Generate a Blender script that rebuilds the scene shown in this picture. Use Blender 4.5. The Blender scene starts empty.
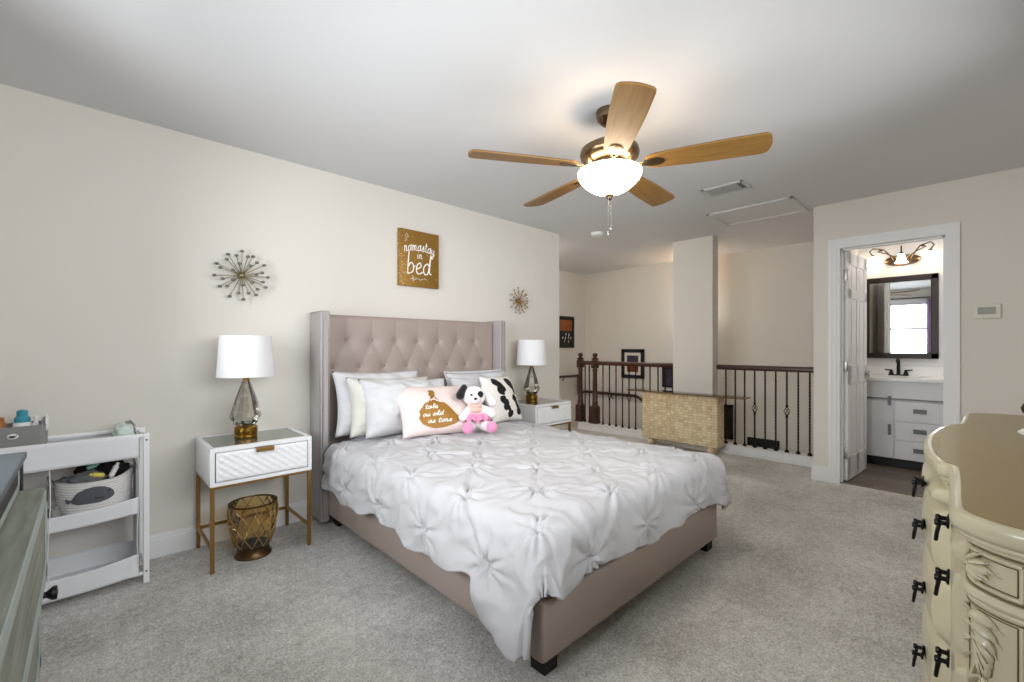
import bpy, bmesh, math, random
import numpy as np
from mathutils import Vector, Matrix, noise
R = math.radians; PI = math.pi
random.seed(7)
sc = bpy.context.scene
COL = sc.collection

# ---------------------------------------------------------------- camera
F_PX = 442.36; YAW = R(46.294); CAM_H = 1.19
cam_d = bpy.data.cameras.new('camera'); cam = bpy.data.objects.new('camera', cam_d); COL.objects.link(cam)
cam_d.sensor_width = 36; cam_d.lens = F_PX / 1024 * 36; cam_d.shift_y = 5.6 / 1024; cam_d.clip_start = .02
cam.location = (0, 0, CAM_H); cam.rotation_euler = (R(90), 0, YAW - R(90))
sc.camera = cam
# ---------------------------------------------------------------- view, world, light
vs = sc.view_settings
sc.display_settings.display_device = 'sRGB'
vs.view_transform = 'Standard'; vs.look = 'None'; vs.gamma = 1; vs.use_curve_mapping = False
vs.exposure = 0.35
sc.cycles.max_bounces = 10; sc.cycles.diffuse_bounces = 6; sc.cycles.glossy_bounces = 4
sc.cycles.transmission_bounces = 8; sc.cycles.transparent_max_bounces = 12
sc.cycles.caustics_reflective = False; sc.cycles.caustics_refractive = False
sc.cycles.sample_clamp_indirect = 6
sc.cycles.use_denoising = True
W = bpy.data.worlds.new('sky'); sc.world = W; W.use_nodes = True
W.node_tree.nodes['Background'].inputs[0].default_value = (.86, .93, 1, 1)
W.node_tree.nodes['Background'].inputs[1].default_value = 1.3

def lamp(name, kind, loc, power, col=(1, 1, 1), rot=(0, 0, 0), size=None, rad=None):
    d = bpy.data.lights.new(name, kind); d.energy = power; d.color = col
    if size: d.shape = 'RECTANGLE'; d.size, d.size_y = size
    if rad is not None: d.shadow_soft_size = rad
    o = bpy.data.objects.new(name, d); COL.objects.link(o); o.location = loc; o.rotation_euler = rot
    return o
WIN = [(.60, 1.36), (1.60, 2.36)]; WZ = (.90, 2.16); WALLX = -.65  # second opening is an unseen addition that widens the daylight
DAY = (.93, .97, 1)
for y0, y1 in WIN:       # daylight through each window
    lamp('window_daylight', 'AREA', (WALLX - .16, (y0 + y1) / 2, (WZ[0] + WZ[1]) / 2), 52, DAY, (0, R(-90), 0), (WZ[1] - WZ[0], y1 - y0))
# unseen window over the cream dresser, added for evener light across the room
SWIN = (-.15, 2.85); SWZ = (1.15, 2.20)
lamp('added_side_daylight', 'AREA', ((SWIN[0] + SWIN[1]) / 2, -.42 - .17, (SWZ[0] + SWZ[1]) / 2), 68, DAY, (R(90), 0, 0), (SWIN[1] - SWIN[0], SWZ[1] - SWZ[0]))
FAN = (1.999, 1.342)

# ---------------------------------------------------------------- materials
def lin(c):
    return tuple(((v / 255) / 12.92 if v / 255 <= .04045 else ((v / 255 + .055) / 1.055) ** 2.4) for v in c)
def mat(name, rgb, rough=.6, metal=0, trans=0, ior=1.45, emit=0, emit_col=None, coat=0, spec=None, bump=None, var=None, sheen=0):
    """bump=(scale, strength, distance[, detail]); var=(scale, amount) brightness mottling of the thing's own colour"""
    m = bpy.data.materials.new(name); m.use_nodes = True
    nt = m.node_tree; b = nt.nodes['Principled BSDF']
    c = lin(rgb)
    b.inputs['Base Color'].default_value = (*c, 1); b.inputs['Roughness'].default_value = rough
    b.inputs['Metallic'].default_value = metal; b.inputs['Transmission Weight'].default_value = trans
    b.inputs['IOR'].default_value = ior; b.inputs['Coat Weight'].default_value = coat
    b.inputs['Sheen Weight'].default_value = sheen
    if spec is not None: b.inputs['Specular IOR Level'].default_value = spec
    if emit:
        b.inputs['Emission Color'].default_value = (*lin(emit_col or rgb), 1); b.inputs['Emission Strength'].default_value = emit
    tc = nt.nodes.new('ShaderNodeTexCoord')
    if var:
        n = nt.nodes.new('ShaderNodeTexNoise'); n.inputs['Scale'].default_value = var[0]; n.inputs['Detail'].default_value = 4
        nt.links.new(tc.outputs['Object'], n.inputs['Vector'])
        mx = nt.nodes.new('ShaderNodeMix'); mx.data_type = 'RGBA'
        lo = tuple(max(0, v * (1 - var[1])) for v in c); hi = tuple(min(1, v * (1 + var[1])) for v in c)
        mx.inputs[6].default_value = (*lo, 1); mx.inputs[7].default_value = (*hi, 1)
        nt.links.new(n.outputs['Fac'], mx.inputs[0]); nt.links.new(mx.outputs[2], b.inputs['Base Color'])
    if bump:
        n2 = nt.nodes.new('ShaderNodeTexNoise'); n2.inputs['Scale'].default_value = bump[0]
        n2.inputs['Detail'].default_value = bump[3] if len(bump) > 3 else 3
        nt.links.new(tc.outputs['Object'], n2.inputs['Vector'])
        bp = nt.nodes.new('ShaderNodeBump'); bp.inputs['Strength'].default_value = bump[1]; bp.inputs['Distance'].default_value = bump[2]
        nt.links.new(n2.outputs['Fac'], bp.inputs['Height']); nt.links.new(bp.outputs['Normal'], b.inputs['Normal'])
    return m
def nodes_of(m):
    nt = m.node_tree; return nt, nt.nodes['Principled BSDF'], next(n for n in nt.nodes if n.type == 'TEX_COORD')

def carpet_mat():
    m = mat('carpet', (178, 170, 160), .97, sheen=.15); nt, b, tc = nodes_of(m)
    def tex(s, d, r=.6):
        n = nt.nodes.new('ShaderNodeTexNoise'); n.inputs['Scale'].default_value = s; n.inputs['Detail'].default_value = d
        n.inputs['Roughness'].default_value = r
        nt.links.new(tc.outputs['Object'], n.inputs['Vector']); return n
    big, mid, fine = tex(1.7, 4, .65), tex(26, 5, .8), tex(95, 3, .8)
    def math_(op, a, bb):
        n = nt.nodes.new('ShaderNodeMath'); n.operation = op
        for i, v in enumerate((a, bb)):
            if isinstance(v, (int, float)): n.inputs[i].default_value = v
            else: nt.links.new(v, n.inputs[i])
        return n.outputs[0]
    s = math_('ADD', math_('ADD', math_('MULTIPLY', big.outputs['Fac'], .75), math_('MULTIPLY', mid.outputs['Fac'], .75)), math_('MULTIPLY', fine.outputs['Fac'], 1.1))
    rmp = nt.nodes.new('ShaderNodeValToRGB'); e = rmp.color_ramp.elements
    e[0].position = .68; e[0].color = (*lin((144, 137, 128)), 1); e[1].position = 1.22; e[1].color = (*lin((255, 253, 248)), 1)
    mr = nt.nodes.new('ShaderNodeMapRange'); mr.inputs[1].default_value = .93; mr.inputs[2].default_value = 1.60
    nt.links.new(s, mr.inputs[0]); nt.links.new(mr.outputs[0], rmp.inputs[0])
    e[0].position = .05; e[1].position = .95
    nt.links.new(rmp.outputs[0], b.inputs['Base Color'])
    bp = nt.nodes.new('ShaderNodeBump'); bp.inputs['Strength'].default_value = .8; bp.inputs['Distance'].default_value = .016
    nt.links.new(s, bp.inputs['Height']); nt.links.new(bp.outputs['Normal'], b.inputs['Normal'])
    return m
def plank_mat(name, c1, c2, along=1.2, across=.18, rough=.45):
    m = mat(name, c1, rough); nt, b, tc = nodes_of(m)
    mp = nt.nodes.new('ShaderNodeMapping'); mp.inputs['Rotation'].default_value = (0, 0, R(90))
    br = nt.nodes.new('ShaderNodeTexBrick'); br.inputs['Scale'].default_value = 1; br.inputs['Brick Width'].default_value = along
    br.inputs['Row Height'].default_value = across; br.inputs['Mortar Size'].default_value = .003
    br.inputs['Color1'].default_value = (*lin(c1), 1); br.inputs['Color2'].default_value = (*lin(c2), 1)
    br.inputs['Mortar'].default_value = (*lin(tuple(v * .5 for v in c1)), 1)
    nt.links.new(tc.outputs['Object'], mp.inputs['Vector']); nt.links.new(mp.outputs[0], br.inputs['Vector'])
    nt.links.new(br.outputs['Color'], b.inputs['Base Color']); return m
def grain_mat(name, c1, c2, rough=.45, scale=(2, 30, 30), coat=0, metal=0):
    m = mat(name, c1, rough, coat=coat, metal=metal); nt, b, tc = nodes_of(m)
    mp = nt.nodes.new('ShaderNodeMapping'); mp.inputs['Scale'].default_value = scale
    n = nt.nodes.new('ShaderNodeTexNoise'); n.inputs['Scale'].default_value = 1.5; n.inputs['Detail'].default_value = 5
    mx = nt.nodes.new('ShaderNodeMix'); mx.data_type = 'RGBA'
    mx.inputs[6].default_value = (*lin(c1), 1); mx.inputs[7].default_value = (*lin(c2), 1)
    mr = nt.nodes.new('ShaderNodeMapRange'); mr.inputs[1].default_value = .3; mr.inputs[2].default_value = .7
    nt.links.new(tc.outputs['Object'], mp.inputs['Vector']); nt.links.new(mp.outputs[0], n.inputs['Vector'])
    nt.links.new(n.outputs['Fac'], mr.inputs[0]); nt.links.new(mr.outputs[0], mx.inputs[0]); nt.links.new(mx.outputs[2], b.inputs['Base Color'])
    return m
def stone_mat():
    m = mat('tessellated_stone', (200, 178, 130), .55); nt, b, tc = nodes_of(m)
    mp = nt.nodes.new('ShaderNodeMapping'); mp.inputs['Rotation'].default_value = (0, R(90), R(90))
    sx = nt.nodes.new('ShaderNodeSeparateXYZ'); cx = nt.nodes.new('ShaderNodeCombineXYZ')
    ad = nt.nodes.new('ShaderNodeMath'); ad.operation = 'ADD'
    nt.links.new(tc.outputs['Object'], sx.inputs[0]); nt.links.new(sx.outputs[0], ad.inputs[0]); nt.links.new(sx.outputs[1], ad.inputs[1])
    nt.links.new(ad.outputs[0], cx.inputs[0]); nt.links.new(sx.outputs[2], cx.inputs[1])
    br = nt.nodes.new('ShaderNodeTexBrick'); br.inputs['Scale'].default_value = 1; br.inputs['Brick Width'].default_value = .052
    br.inputs['Row Height'].default_value = .030; br.inputs['Mortar Size'].default_value = .0015; br.inputs['Bias'].default_value = 0
    br.offset = .37; br.offset_frequency = 1; br.squash = .6; br.squash_frequency = 3
    br.inputs['Color1'].default_value = (*lin((212, 187, 136)), 1); br.inputs['Color2'].default_value = (*lin((236, 217, 174)), 1)
    br.inputs['Mortar'].default_value = (*lin((176, 150, 104)), 1)
    nt.links.new(cx.outputs[0], br.inputs['Vector'])
    n = nt.nodes.new('ShaderNodeTexNoise'); n.inputs['Scale'].default_value = 14; n.inputs['Detail'].default_value = 6
    nt.links.new(tc.outputs['Object'], n.inputs['Vector'])
    mx = nt.nodes.new('ShaderNodeMix'); mx.data_type = 'RGBA'; mx.blend_type = 'OVERLAY'; mx.inputs[0].default_value = .55
    nt.links.new(br.outputs['Color'], mx.inputs[6]); nt.links.new(n.outputs['Fac'], mx.inputs[7])
    hs = nt.nodes.new('ShaderNodeHueSaturation'); hs.inputs['Saturation'].default_value = .85
    nt.links.new(mx.outputs[2], hs.inputs['Color']); nt.links.new(hs.outputs[0], b.inputs['Base Color'])
    bp = nt.nodes.new('ShaderNodeBump'); bp.inputs['Strength'].default_value = .5; bp.inputs['Distance'].default_value = .004
    nt.links.new(br.outputs['Fac'], bp.inputs['Height']); bp.invert = True
    nt.links.new(bp.outputs['Normal'], b.inputs['Normal']); return m
def clear_mat(name, rgb=(255, 255, 255), amount=.12, rough=.03):
    """thin glass: light passes straight through, a little is reflected"""
    m = bpy.data.materials.new(name); m.use_nodes = True; nt = m.node_tree
    for n in list(nt.nodes): nt.nodes.remove(n)
    out = nt.nodes.new('ShaderNodeOutputMaterial'); mx = nt.nodes.new('ShaderNodeMixShader')
    t = nt.nodes.new('ShaderNodeBsdfTransparent'); t.inputs[0].default_value = (*lin(rgb), 1)
    g = nt.nodes.new('ShaderNodeBsdfGlossy'); g.inputs['Roughness'].default_value = rough
    fr = nt.nodes.new('ShaderNodeFresnel'); fr.inputs[0].default_value = 1.45
    ad = nt.nodes.new('ShaderNodeMath'); ad.operation = 'ADD'; ad.use_clamp = True; ad.inputs[1].default_value = amount
    nt.links.new(fr.outputs[0], ad.inputs[0]); nt.links.new(ad.outputs[0], mx.inputs[0])
    nt.links.new(t.outputs[0], mx.inputs[1]); nt.links.new(g.outputs[0], mx.inputs[2]); nt.links.new(mx.outputs[0], out.inputs[0])
    return m
def glaze_mat(name, rgb, rough=.35):
    """antiqued cream paint with a mottled glaze"""
    m = mat(name, rgb, rough, coat=.35, var=(9, .16)); return m

M = dict(
    wall=mat('beige_paint', (225, 220, 212), .85, bump=(180, .08, .002)),
    ceil=mat('ceiling_paint', (216, 216, 217), .9, bump=(140, .1, .002)),
    trim=mat('white_trim_paint', (236, 236, 236), .45),
    carpet=carpet_mat(),
    lvp=plank_mat('grey_brown_planks', (118, 106, 96), (92, 82, 74)),
    lino=mat('leather_taupe', (166, 151, 143), .38, bump=(420, .12, .001), var=(3, .04)),
    wing=mat('fabric_taupe', (172, 166, 166), .5, bump=(420, .12, .001)),
    button=mat('button_leather', (150, 134, 125), .35),
    nail=mat('pewter', (150, 140, 135), .35, .9),
    black=mat('black_plastic', (18, 17, 17), .5),
    duvet=mat('white_cotton', (192, 191, 194), .85, sheen=.05, bump=(70, .15, .003)),
    sham=mat('white_sham', (208, 208, 211), .9, bump=(40, .15, .005)),
    cream=mat('cream_sham', (212, 210, 202), .9, bump=(40, .15, .005)),
    mattress=mat('mattress_cloth', (70, 68, 78), .9),
    pink=mat('blush_pillow_cloth', (232, 214, 211), .92, bump=(500, .2, .001)),
    canvasp=mat('oatmeal_pillow_cloth', (238, 234, 229), .92, bump=(500, .25, .001)),
    goldprint=mat('gold_print', (160, 115, 48), .45, .25),
    whiteprint=mat('white_print', (250, 246, 240), .7),
    blackprint=mat('black_print', (24, 22, 24), .8),
    plush=mat('white_plush', (242, 236, 236), 1, sheen=.5, bump=(180, .7, .006)),
    plushblack=mat('black_plush', (22, 20, 22), 1, sheen=.3, bump=(180, .7, .006)),
    plushpink=mat('pink_plush', (236, 150, 190), 1, sheen=.5, bump=(120, .8, .008), var=(30, .25)),
    plushpeach=mat('peach_plush', (240, 196, 180), 1, sheen=.4, bump=(150, .6, .006)),
    white=mat('white_lacquer', (240, 241, 242), .3),
    drawerwhite=mat('white_relief', (242, 244, 246), .35),
    gold=mat('brushed_gold', (160, 124, 72), .35, .9, bump=(300, .05, .001)),
    brass=mat('antique_brass', (158, 118, 52), .28, 1),
    mirrortop=mat('smoked_mirror_top', (150, 160, 152), .06, .75),
    shade=mat('white_lampshade', (238, 238, 240), .9, bump=(400, .1, .001)),
    seeded=clear_mat('faceted_glass', (250, 249, 245), .09, .04),
    amber=clear_mat('amber_glass', (238, 214, 158), .08, .08), amberridge=mat('amber_ridge', (196, 158, 92), .15, 0, .3),
    bronze=mat('aged_bronze', (92, 72, 48), .35, .9),
    fanbronze=mat('fan_nickel_bronze', (120, 100, 76), .25, .95),
    oak=grain_mat('oak_blade', (152, 114, 58), (128, 92, 42), .45, (3, 40, 40)),
    bladeedge=mat('dark_blade_edge', (92, 62, 30), .5),
    bowl=mat('frosted_bowl', (255, 244, 225), .4, emit=15, emit_col=(255, 234, 206)),
    crystal=clear_mat('crystal', (245, 245, 245), .2),
    vent=mat('vent_white', (206, 205, 204), .5), ventdark=mat('vent_dark', (70, 68, 66), .8), ventgrey=mat('vent_grey', (165, 164, 162), .6),
    wood=grain_mat('mahogany', (74, 40, 24), (52, 26, 16), .3, (20, 2, 20), coat=.3),
    iron=mat('wrought_iron', (34, 27, 24), .45, .6),
    stone=stone_mat(),
    tglass=clear_mat('amber_tinted_glass', (228, 192, 118), .04),
    foot=mat('pale_ball_foot', (214, 200, 168), .5),
    goldcanvas=mat('gold_canvas', (150, 112, 48), .4, .35, bump=(300, .25, .002), var=(14, .18)),
    flecks=mat('gold_flecks', (226, 200, 140), .3, .4),
    blackframe=mat('black_frame', (20, 19, 19), .4),
    mat_=mat('white_mat_board', (232, 228, 220), .9),
    art1=mat('art_print', (120, 52, 30), .7, var=(18, .7)), art2=mat('art_print_amber', (150, 84, 38), .7, var=(16, .6)),
    art3=mat('art_print_dark', (60, 54, 72), .6, var=(10, .8)), darkart=mat('dark_print', (28, 24, 24), .6),
    silverwire=mat('champagne_wire', (150, 138, 104), .35, .85), silverbead=mat('silver_bead', (128, 124, 118), .3, .6),
    goldwire=mat('gold_wire', (158, 122, 60), .35, .8),
    fabricshelf=mat('white_canvas_sling', (232, 233, 236), .9, bump=(300, .15, .002)),
    rope=mat('white_rope', (224, 222, 220), .95), whale=mat('grey_knit', (92, 94, 102), .95, bump=(200, .6, .003)),
    felt=mat('grey_felt', (140, 140, 138), .95, bump=(300, .5, .002)), feltdark=mat('dark_felt', (88, 88, 88), .95),
    teal=mat('teal_plastic', (60, 150, 170), .4), bottle=mat('white_bottle', (232, 232, 232), .4), amberp=mat('brown_bottle', (170, 110, 60), .35),
    yellow=mat('yellow_plastic', (232, 214, 96), .5), mint=mat('mint_plastic', (150, 200, 176), .5),
    darkcloth=mat('dark_cloth', (34, 28, 28), .95, bump=(60, .5, .006)), greycloth=mat('grey_cloth', (112, 112, 114), .95, bump=(60, .5, .006)),
    greencloth=mat('pale_green_pattern', (206, 220, 212), .9),
    greenwood=grain_mat('weathered_green_wood', (160, 165, 152), (118, 124, 112), .55, (25, 2, 25)),
    greenedge=mat('green_grey_edge', (172, 184, 180), .5), slate=mat('slate_grey_top', (92, 100, 106), .5), charcoal=mat('charcoal_paint', (44, 45, 46), .5), knobblack=mat('black_iron_knob', (16, 15, 15), .45),
    dresser=glaze_mat('antique_cream', (200, 192, 162)), glaze=mat('brown_glaze_line', (110, 96, 66), .5),
    dressertop=mat('reflection_tan_top', (142, 120, 66), .32, coat=.25, var=(6, .05)),
    pull=mat('black_bail_pull', (20, 18, 17), .35, .5),
    plastic=mat('ivory_plastic', (226, 222, 210), .5), lcd=mat('lcd_grey', (158, 160, 148), .3),
    vanity=mat('vanity_white', (230, 231, 234), .45), counter=mat('white_stone_counter', (240, 240, 240), .2), grey=mat('brushed_grey', (110, 110, 110), .4, .6),
    mirror=mat('mirror_glass', (235, 238, 238), .01, 1), espresso=mat('espresso_frame', (42, 32, 27), .4),
    hinge=mat('steel_hinge', (170, 168, 164), .35, .8),
    bulb=mat('lit_frosted_shade', (255, 235, 200), .4, emit=6.5, emit_col=(255, 240, 222)),
    lilac=mat('lilac_curtain', (196, 168, 204), .9), glass=clear_mat('window_glass'), sash=mat('window_white', (238, 238, 238), .5),
    outside=mat('outside', (200, 205, 210), 1),
    sconce=mat('sconce_glass', (255, 240, 215), .4, emit=15, emit_col=(255, 243, 228)),
)

# ---------------------------------------------------------------- builders
ROOTM = {}
class MB:
    def __init__(s): s.bm = bmesh.new()
    def _add(s, vs_, fs):
        v = [s.bm.verts.new(p) for p in vs_]
        for f in fs:
            try: s.bm.faces.new([v[i] for i in f])
            except ValueError: pass
        return v
    def box(s, lo, hi, bev=0, mtx=None, seg=2):
        b = bmesh.new(); bmesh.ops.create_cube(b, size=1)
        for v in b.verts:
            v.co = Vector([(lo[i] + hi[i]) / 2 + v.co[i] * (hi[i] - lo[i]) for i in range(3)])
        if bev: bmesh.ops.bevel(b, geom=list(b.edges), offset=bev, segments=seg, affect='EDGES', profile=.6)
        if mtx is not None: bmesh.ops.transform(b, matrix=mtx, verts=b.verts)
        s.join(b); return s
    def join(s, b):
        me = bpy.data.meshes.new('t'); b.to_mesh(me); b.free(); s.bm.from_mesh(me); bpy.data.meshes.remove(me)
    def lathe(s, prof, c=(0, 0, 0), n=32, axis='Z', mtx=None, sx=1, sy=1):
        """prof: (radius, height)"""
        rings = []; vs_ = []; fs = []
        for r, z in prof:
            if r < 1e-6: rings.append([len(vs_)]); vs_.append((0, 0, z))
            else:
                rings.append(list(range(len(vs_), len(vs_) + n)))
                vs_ += [(r * sx * math.cos(2 * PI * i / n), r * sy * math.sin(2 * PI * i / n), z) for i in range(n)]
        for a, b in zip(rings, rings[1:]):
            for i in range(n):
                j = (i + 1) % n
                if len(a) == 1 and len(b) == 1: continue
                if len(a) == 1: fs.append((a[0], b[j], b[i]))
                elif len(b) == 1: fs.append((a[i], a[j], b[0]))
                else: fs.append((a[i], a[j], b[j], b[i]))
        T = Matrix.Translation(c)
        if axis == 'X': T = T @ Matrix.Rotation(R(90), 4, 'Y')
        if axis == 'Y': T = T @ Matrix.Rotation(R(-90), 4, 'X')
        if mtx is not None: T = mtx @ T
        s._add([T @ Vector(v) for v in vs_], fs); return s
    def cyl(s, a, b, r, r2=None, n=16):
        s.tube([a, b], [r, r if r2 is None else r2], n); return s
    def tube(s, pts, rad, n=8, closed=False, flat=1, up=None):
        pts = [Vector(p) for p in pts]; m = len(pts)
        rad = [rad] * m if isinstance(rad, (int, float)) else rad
        vs_ = []; fs = []; nrm = None
        for i, p in enumerate(pts):
            if closed: t = pts[(i + 1) % m] - pts[i - 1]
            else: t = pts[min(i + 1, m - 1)] - pts[max(i - 1, 0)]
            if t.length < 1e-9: t = Vector((0, 0, 1))
            t.normalize()
            if up is not None: nrm = (Vector(up) - t * t.dot(Vector(up))).normalized()
            elif nrm is None:
                nrm = t.orthogonal().normalized()
            else:
                nrm = nrm - t * nrm.dot(t)
                nrm = nrm.normalized() if nrm.length > 1e-6 else t.orthogonal().normalized()
            bi = t.cross(nrm)
            for k in range(n):
                an = 2 * PI * k / n
                vs_.append(p + (nrm * math.cos(an) * flat + bi * math.sin(an)) * rad[i])
        for i in range(m if closed else m - 1):
            for k in range(n):
                a = i * n + k; b = i * n + (k + 1) % n; j = (i + 1) % m
                fs.append((a, b, j * n + (k + 1) % n, j * n + k))
        if not closed:
            fs.append(tuple(range(n - 1, -1, -1))); fs.append(tuple((m - 1) * n + k for k in range(n)))
        s._add(vs_, fs); return s
    def sphere(s, c, r, seg=16, rings=10, mtx=None):
        r = (r, r, r) if isinstance(r, (int, float)) else r
        b = bmesh.new(); bmesh.ops.create_uvsphere(b, u_segments=seg, v_segments=rings, radius=1)
        T = Matrix.Translation(c) @ (mtx if mtx is not None else Matrix()) @ Matrix.Diagonal((*r, 1))
        bmesh.ops.transform(b, matrix=T, verts=b.verts); s.join(b); return s
    def prism(s, poly, z0, z1, bev=0, mtx=None):
        """poly: plan outline (x, y), extruded from z0 to z1"""
        b = bmesh.new()
        lo = [b.verts.new((x, y, z0)) for x, y in poly]; hi = [b.verts.new((x, y, z1)) for x, y in poly]; n = len(poly)
        b.faces.new(lo[::-1]); b.faces.new(hi)
        for i in range(n): b.faces.new((lo[i], lo[(i + 1) % n], hi[(i + 1) % n], hi[i]))
        bmesh.ops.recalc_face_normals(b, faces=b.faces)
        if bev:
            ed = [e for e in b.edges if abs(e.verts[0].co.z - e.verts[1].co.z) < 1e-6]
            bmesh.ops.bevel(b, geom=ed, offset=bev, segments=3, affect='EDGES', profile=.5)
        if mtx is not None: bmesh.ops.transform(b, matrix=mtx, verts=b.verts)
        s.join(b); return s
    def grid(s, fn, nu, nv, wrap=False):
        vs_ = [fn(i / nu, j / nv) for j in range(nv + 1) for i in range(nu + 1)]
        fs = [(j * (nu + 1) + i, j * (nu + 1) + i + 1, (j + 1) * (nu + 1) + i + 1, (j + 1) * (nu + 1) + i) for j in range(nv) for i in range(nu)]
        s._add(vs_, fs); return s
    def build(s, name, m, parent=None, world=False, smooth=35, weld=0):
        if weld: bmesh.ops.remove_doubles(s.bm, verts=s.bm.verts, dist=weld)
        bmesh.ops.recalc_face_normals(s.bm, faces=s.bm.faces)
        me = bpy.data.meshes.new(name); s.bm.to_mesh(me); s.bm.free()
        if smooth:
            for p in me.polygons: p.use_smooth = True
            if smooth < 180: me.set_sharp_from_angle(angle=R(smooth))
        me.materials.append(M[m] if isinstance(m, str) else m)
        o = bpy.data.objects.new(name, me); COL.objects.link(o)
        if parent is not None:
            o.parent = parent; ROOTM[o.name] = ROOTM[parent.name]
            if world: me.transform(ROOTM[parent.name].inverted())
        else: ROOTM[o.name] = Matrix()
        return o
def tag(o, label, cat, group=None):
    o['label'] = label; o['category'] = cat
    if group: o['group'] = group
    return o
def thing(name, label, cat, loc=(0, 0, 0), rz=0, group=None):
    o = bpy.data.objects.new(name, None); COL.objects.link(o); o.empty_display_size = .05
    o.location = loc; o.rotation_euler = (0, 0, rz); ROOTM[o.name] = Matrix.Translation(loc) @ Matrix.Rotation(rz, 4, 'Z')
    return tag(o, label, cat, group)
def struct(name, mb, m, parent=None, **k):
    o = mb.build(name, m, parent, **k)
    if parent is None: o['kind'] = 'structure'
    return o
def kids(o): return [c for c in COL.objects if c.parent == o]
def copy_tree(o, parent=None):
    ch = kids(o); c = o.copy(); COL.objects.link(c)
    if parent is not None: c.parent = parent
    for k in ch: copy_tree(k, c)
    return c
def dup(o, loc, rz, label, group=None):
    c = copy_tree(o); c.location = loc; c.rotation_euler = (0, 0, rz); c['label'] = label
    if group: c['group'] = group
    return c
def smooth_profile(P): return [(p.x, p.y) for p in smooth_line(P, 3)]
def arc(c, r, a0, a1, n, f): return [f(c[0] + r * math.cos(a0 + (a1 - a0) * i / n), c[1] + r * math.sin(a0 + (a1 - a0) * i / n)) for i in range(n + 1)]

# ================================================================ SETTING
CH = 2.44; HW = 3.20; DW = 4.70; RX = 5.20; BW = 6.22; SY = 4.68; BY = -.42
DY0, DY1, DZ = .156, .807, 2.04      # bathroom doorway
# floors
m = MB(); m.box((-.65, -.42, -.12), (DW, HW, 0)); m.box((3.0, HW, -.12), (5.16, SY, 0)); m.box((DW, 1.0, -.12), (RX + .03, HW, 0)); m.box((DW, DY0 - .02, -.12), (DW + .06, DY1 + .02, 0))
struct('floor_carpet', m, 'carpet', smooth=0)
struct('floor_bathroom', MB().box((DW + .06, -1.0, -.12), (BW, .9, .004)), 'lvp', smooth=0)
# stairwell: landing then flight going down
m = MB(); m.box((5.16, 3.55, -.65), (BW, SY, -.5)); m.box((5.16, 4.0, -.5), (5.45, SY, -.25))
for i in range(9): m.box((RX + .06, 3.30 - .26 * i - .02, -.9 - .19 * i), (BW, 3.56 - .26 * i, -.69 - .19 * i))
struct('floor_stairs', m, 'carpet', smooth=0)
# ceiling
struct('ceiling', MB().box((-.8, -1.1, CH), (BW + .12, SY + .12, CH + .1)), 'ceil', smooth=0)
# walls
struct('wall_headboard', MB().box((-.65, HW, 0), (3.787, HW + .12, CH)), 'wall', smooth=0)
m = MB(); y0 = -.54
segs = []
for a, b in WIN: segs.append((y0, a)); y0 = b
segs.append((y0, HW + .12))
for a, b in segs: m.box((WALLX - .14, a, 0), (WALLX, b, CH))
for a, b in WIN: m.box((WALLX - .14, a, 0), (WALLX, b, WZ[0])); m.box((WALLX - .14, a, WZ[1]), (WALLX, b, CH))
struct('wall_window', m, 'wall', smooth=0)
m = MB(); m.box((WALLX - .14, BY - .12, 0), (SWIN[0], BY, CH)); m.box((SWIN[1], BY - .12, 0), (DW, BY, CH)); m.box((SWIN[0], BY - .12, 0), (SWIN[1], BY, SWZ[0])); m.box((SWIN[0], BY - .12, SWZ[1]), (SWIN[1], BY, CH))
struct('wall_dresser', m, 'wall', smooth=0)
m = MB(); m.box((DW, DY1 + .02, 0), (DW + .12, 1.0, CH)); m.box((DW, -1.0, 0), (DW + .12, DY0 - .02, CH)); m.box((DW, DY0 - .02, DZ + .02), (DW + .12, DY1 + .02, CH))
struct('wall_door', m, 'wall', smooth=0)
struct('wall_stair_side', MB().box((DW + .12, .9, -2.6), (BW, 1.0, CH)), 'wall', smooth=0)
struct('wall_stair_far', MB().box((BW, 1.0, -2.6), (BW + .12, SY + .12, CH)), 'wall', smooth=0)
struct('wall_stair_left', MB().box((3.0, SY, -.9), (BW, SY + .12, CH)), 'wall', smooth=0)
struct('wall_hall_end', MB().box((2.88, HW + .12, 0), (3.0, SY + .12, CH)), 'wall', smooth=0)
M['bath'] = mat('bathroom_paint', (226, 226, 228), .8)
struct('wall_bathroom_far', MB().box((BW, -1.1, 0), (BW + .12, 1.0, CH)), 'bath', smooth=0)
struct('wall_bathroom_side', MB().box((DW + .12, -1.12, 0), (BW, -1.0, CH)), 'bath', smooth=0)
struct('wall_stairwell_under', MB().box((RX - .02, 1.0, -2.6), (RX + .05, 3.95, -.12)), 'wall', smooth=0)
struct('wall_pillar', MB().box((5.06, 2.035, 0), (5.215, 2.50, CH), .004), 'wall', smooth=0)
# baseboards (profiled)
def skirting(name, a, b, nrm, h=.13, t=.014):
    ax, ay = a; bx, by = b; nx, ny = nrm
    m = MB()
    for (z0, z1, tt) in ((0, h * .78, t), (h * .78, h * .9, t * .7), (h * .9, h, t * .4)):
        xs = sorted((ax, bx)); ys = sorted((ay, by))
        lo = [xs[0] + min(0, nx * tt), ys[0] + min(0, ny * tt), z0]; hi = [xs[1] + max(0, nx * tt), ys[1] + max(0, ny * tt), z1]
        m.box(lo, hi)
    return struct(name, m, 'trim', smooth=0)
skirting('baseboard_headboard', (-.65, HW), (3.787, HW), (0, -1))
skirting('baseboard_headboard_end', (3.787, HW - .014), (3.787, HW + .12), (1, 0))
skirting('baseboard_door', (DW, .89), (DW, 1.0), (-1, 0))
skirting('baseboard_door_side', (DW - .014, 1.0), (RX - .03, 1.0), (0, 1))
skirting('baseboard_right', (DW, BY), (DW, .075), (-1, 0))
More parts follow.
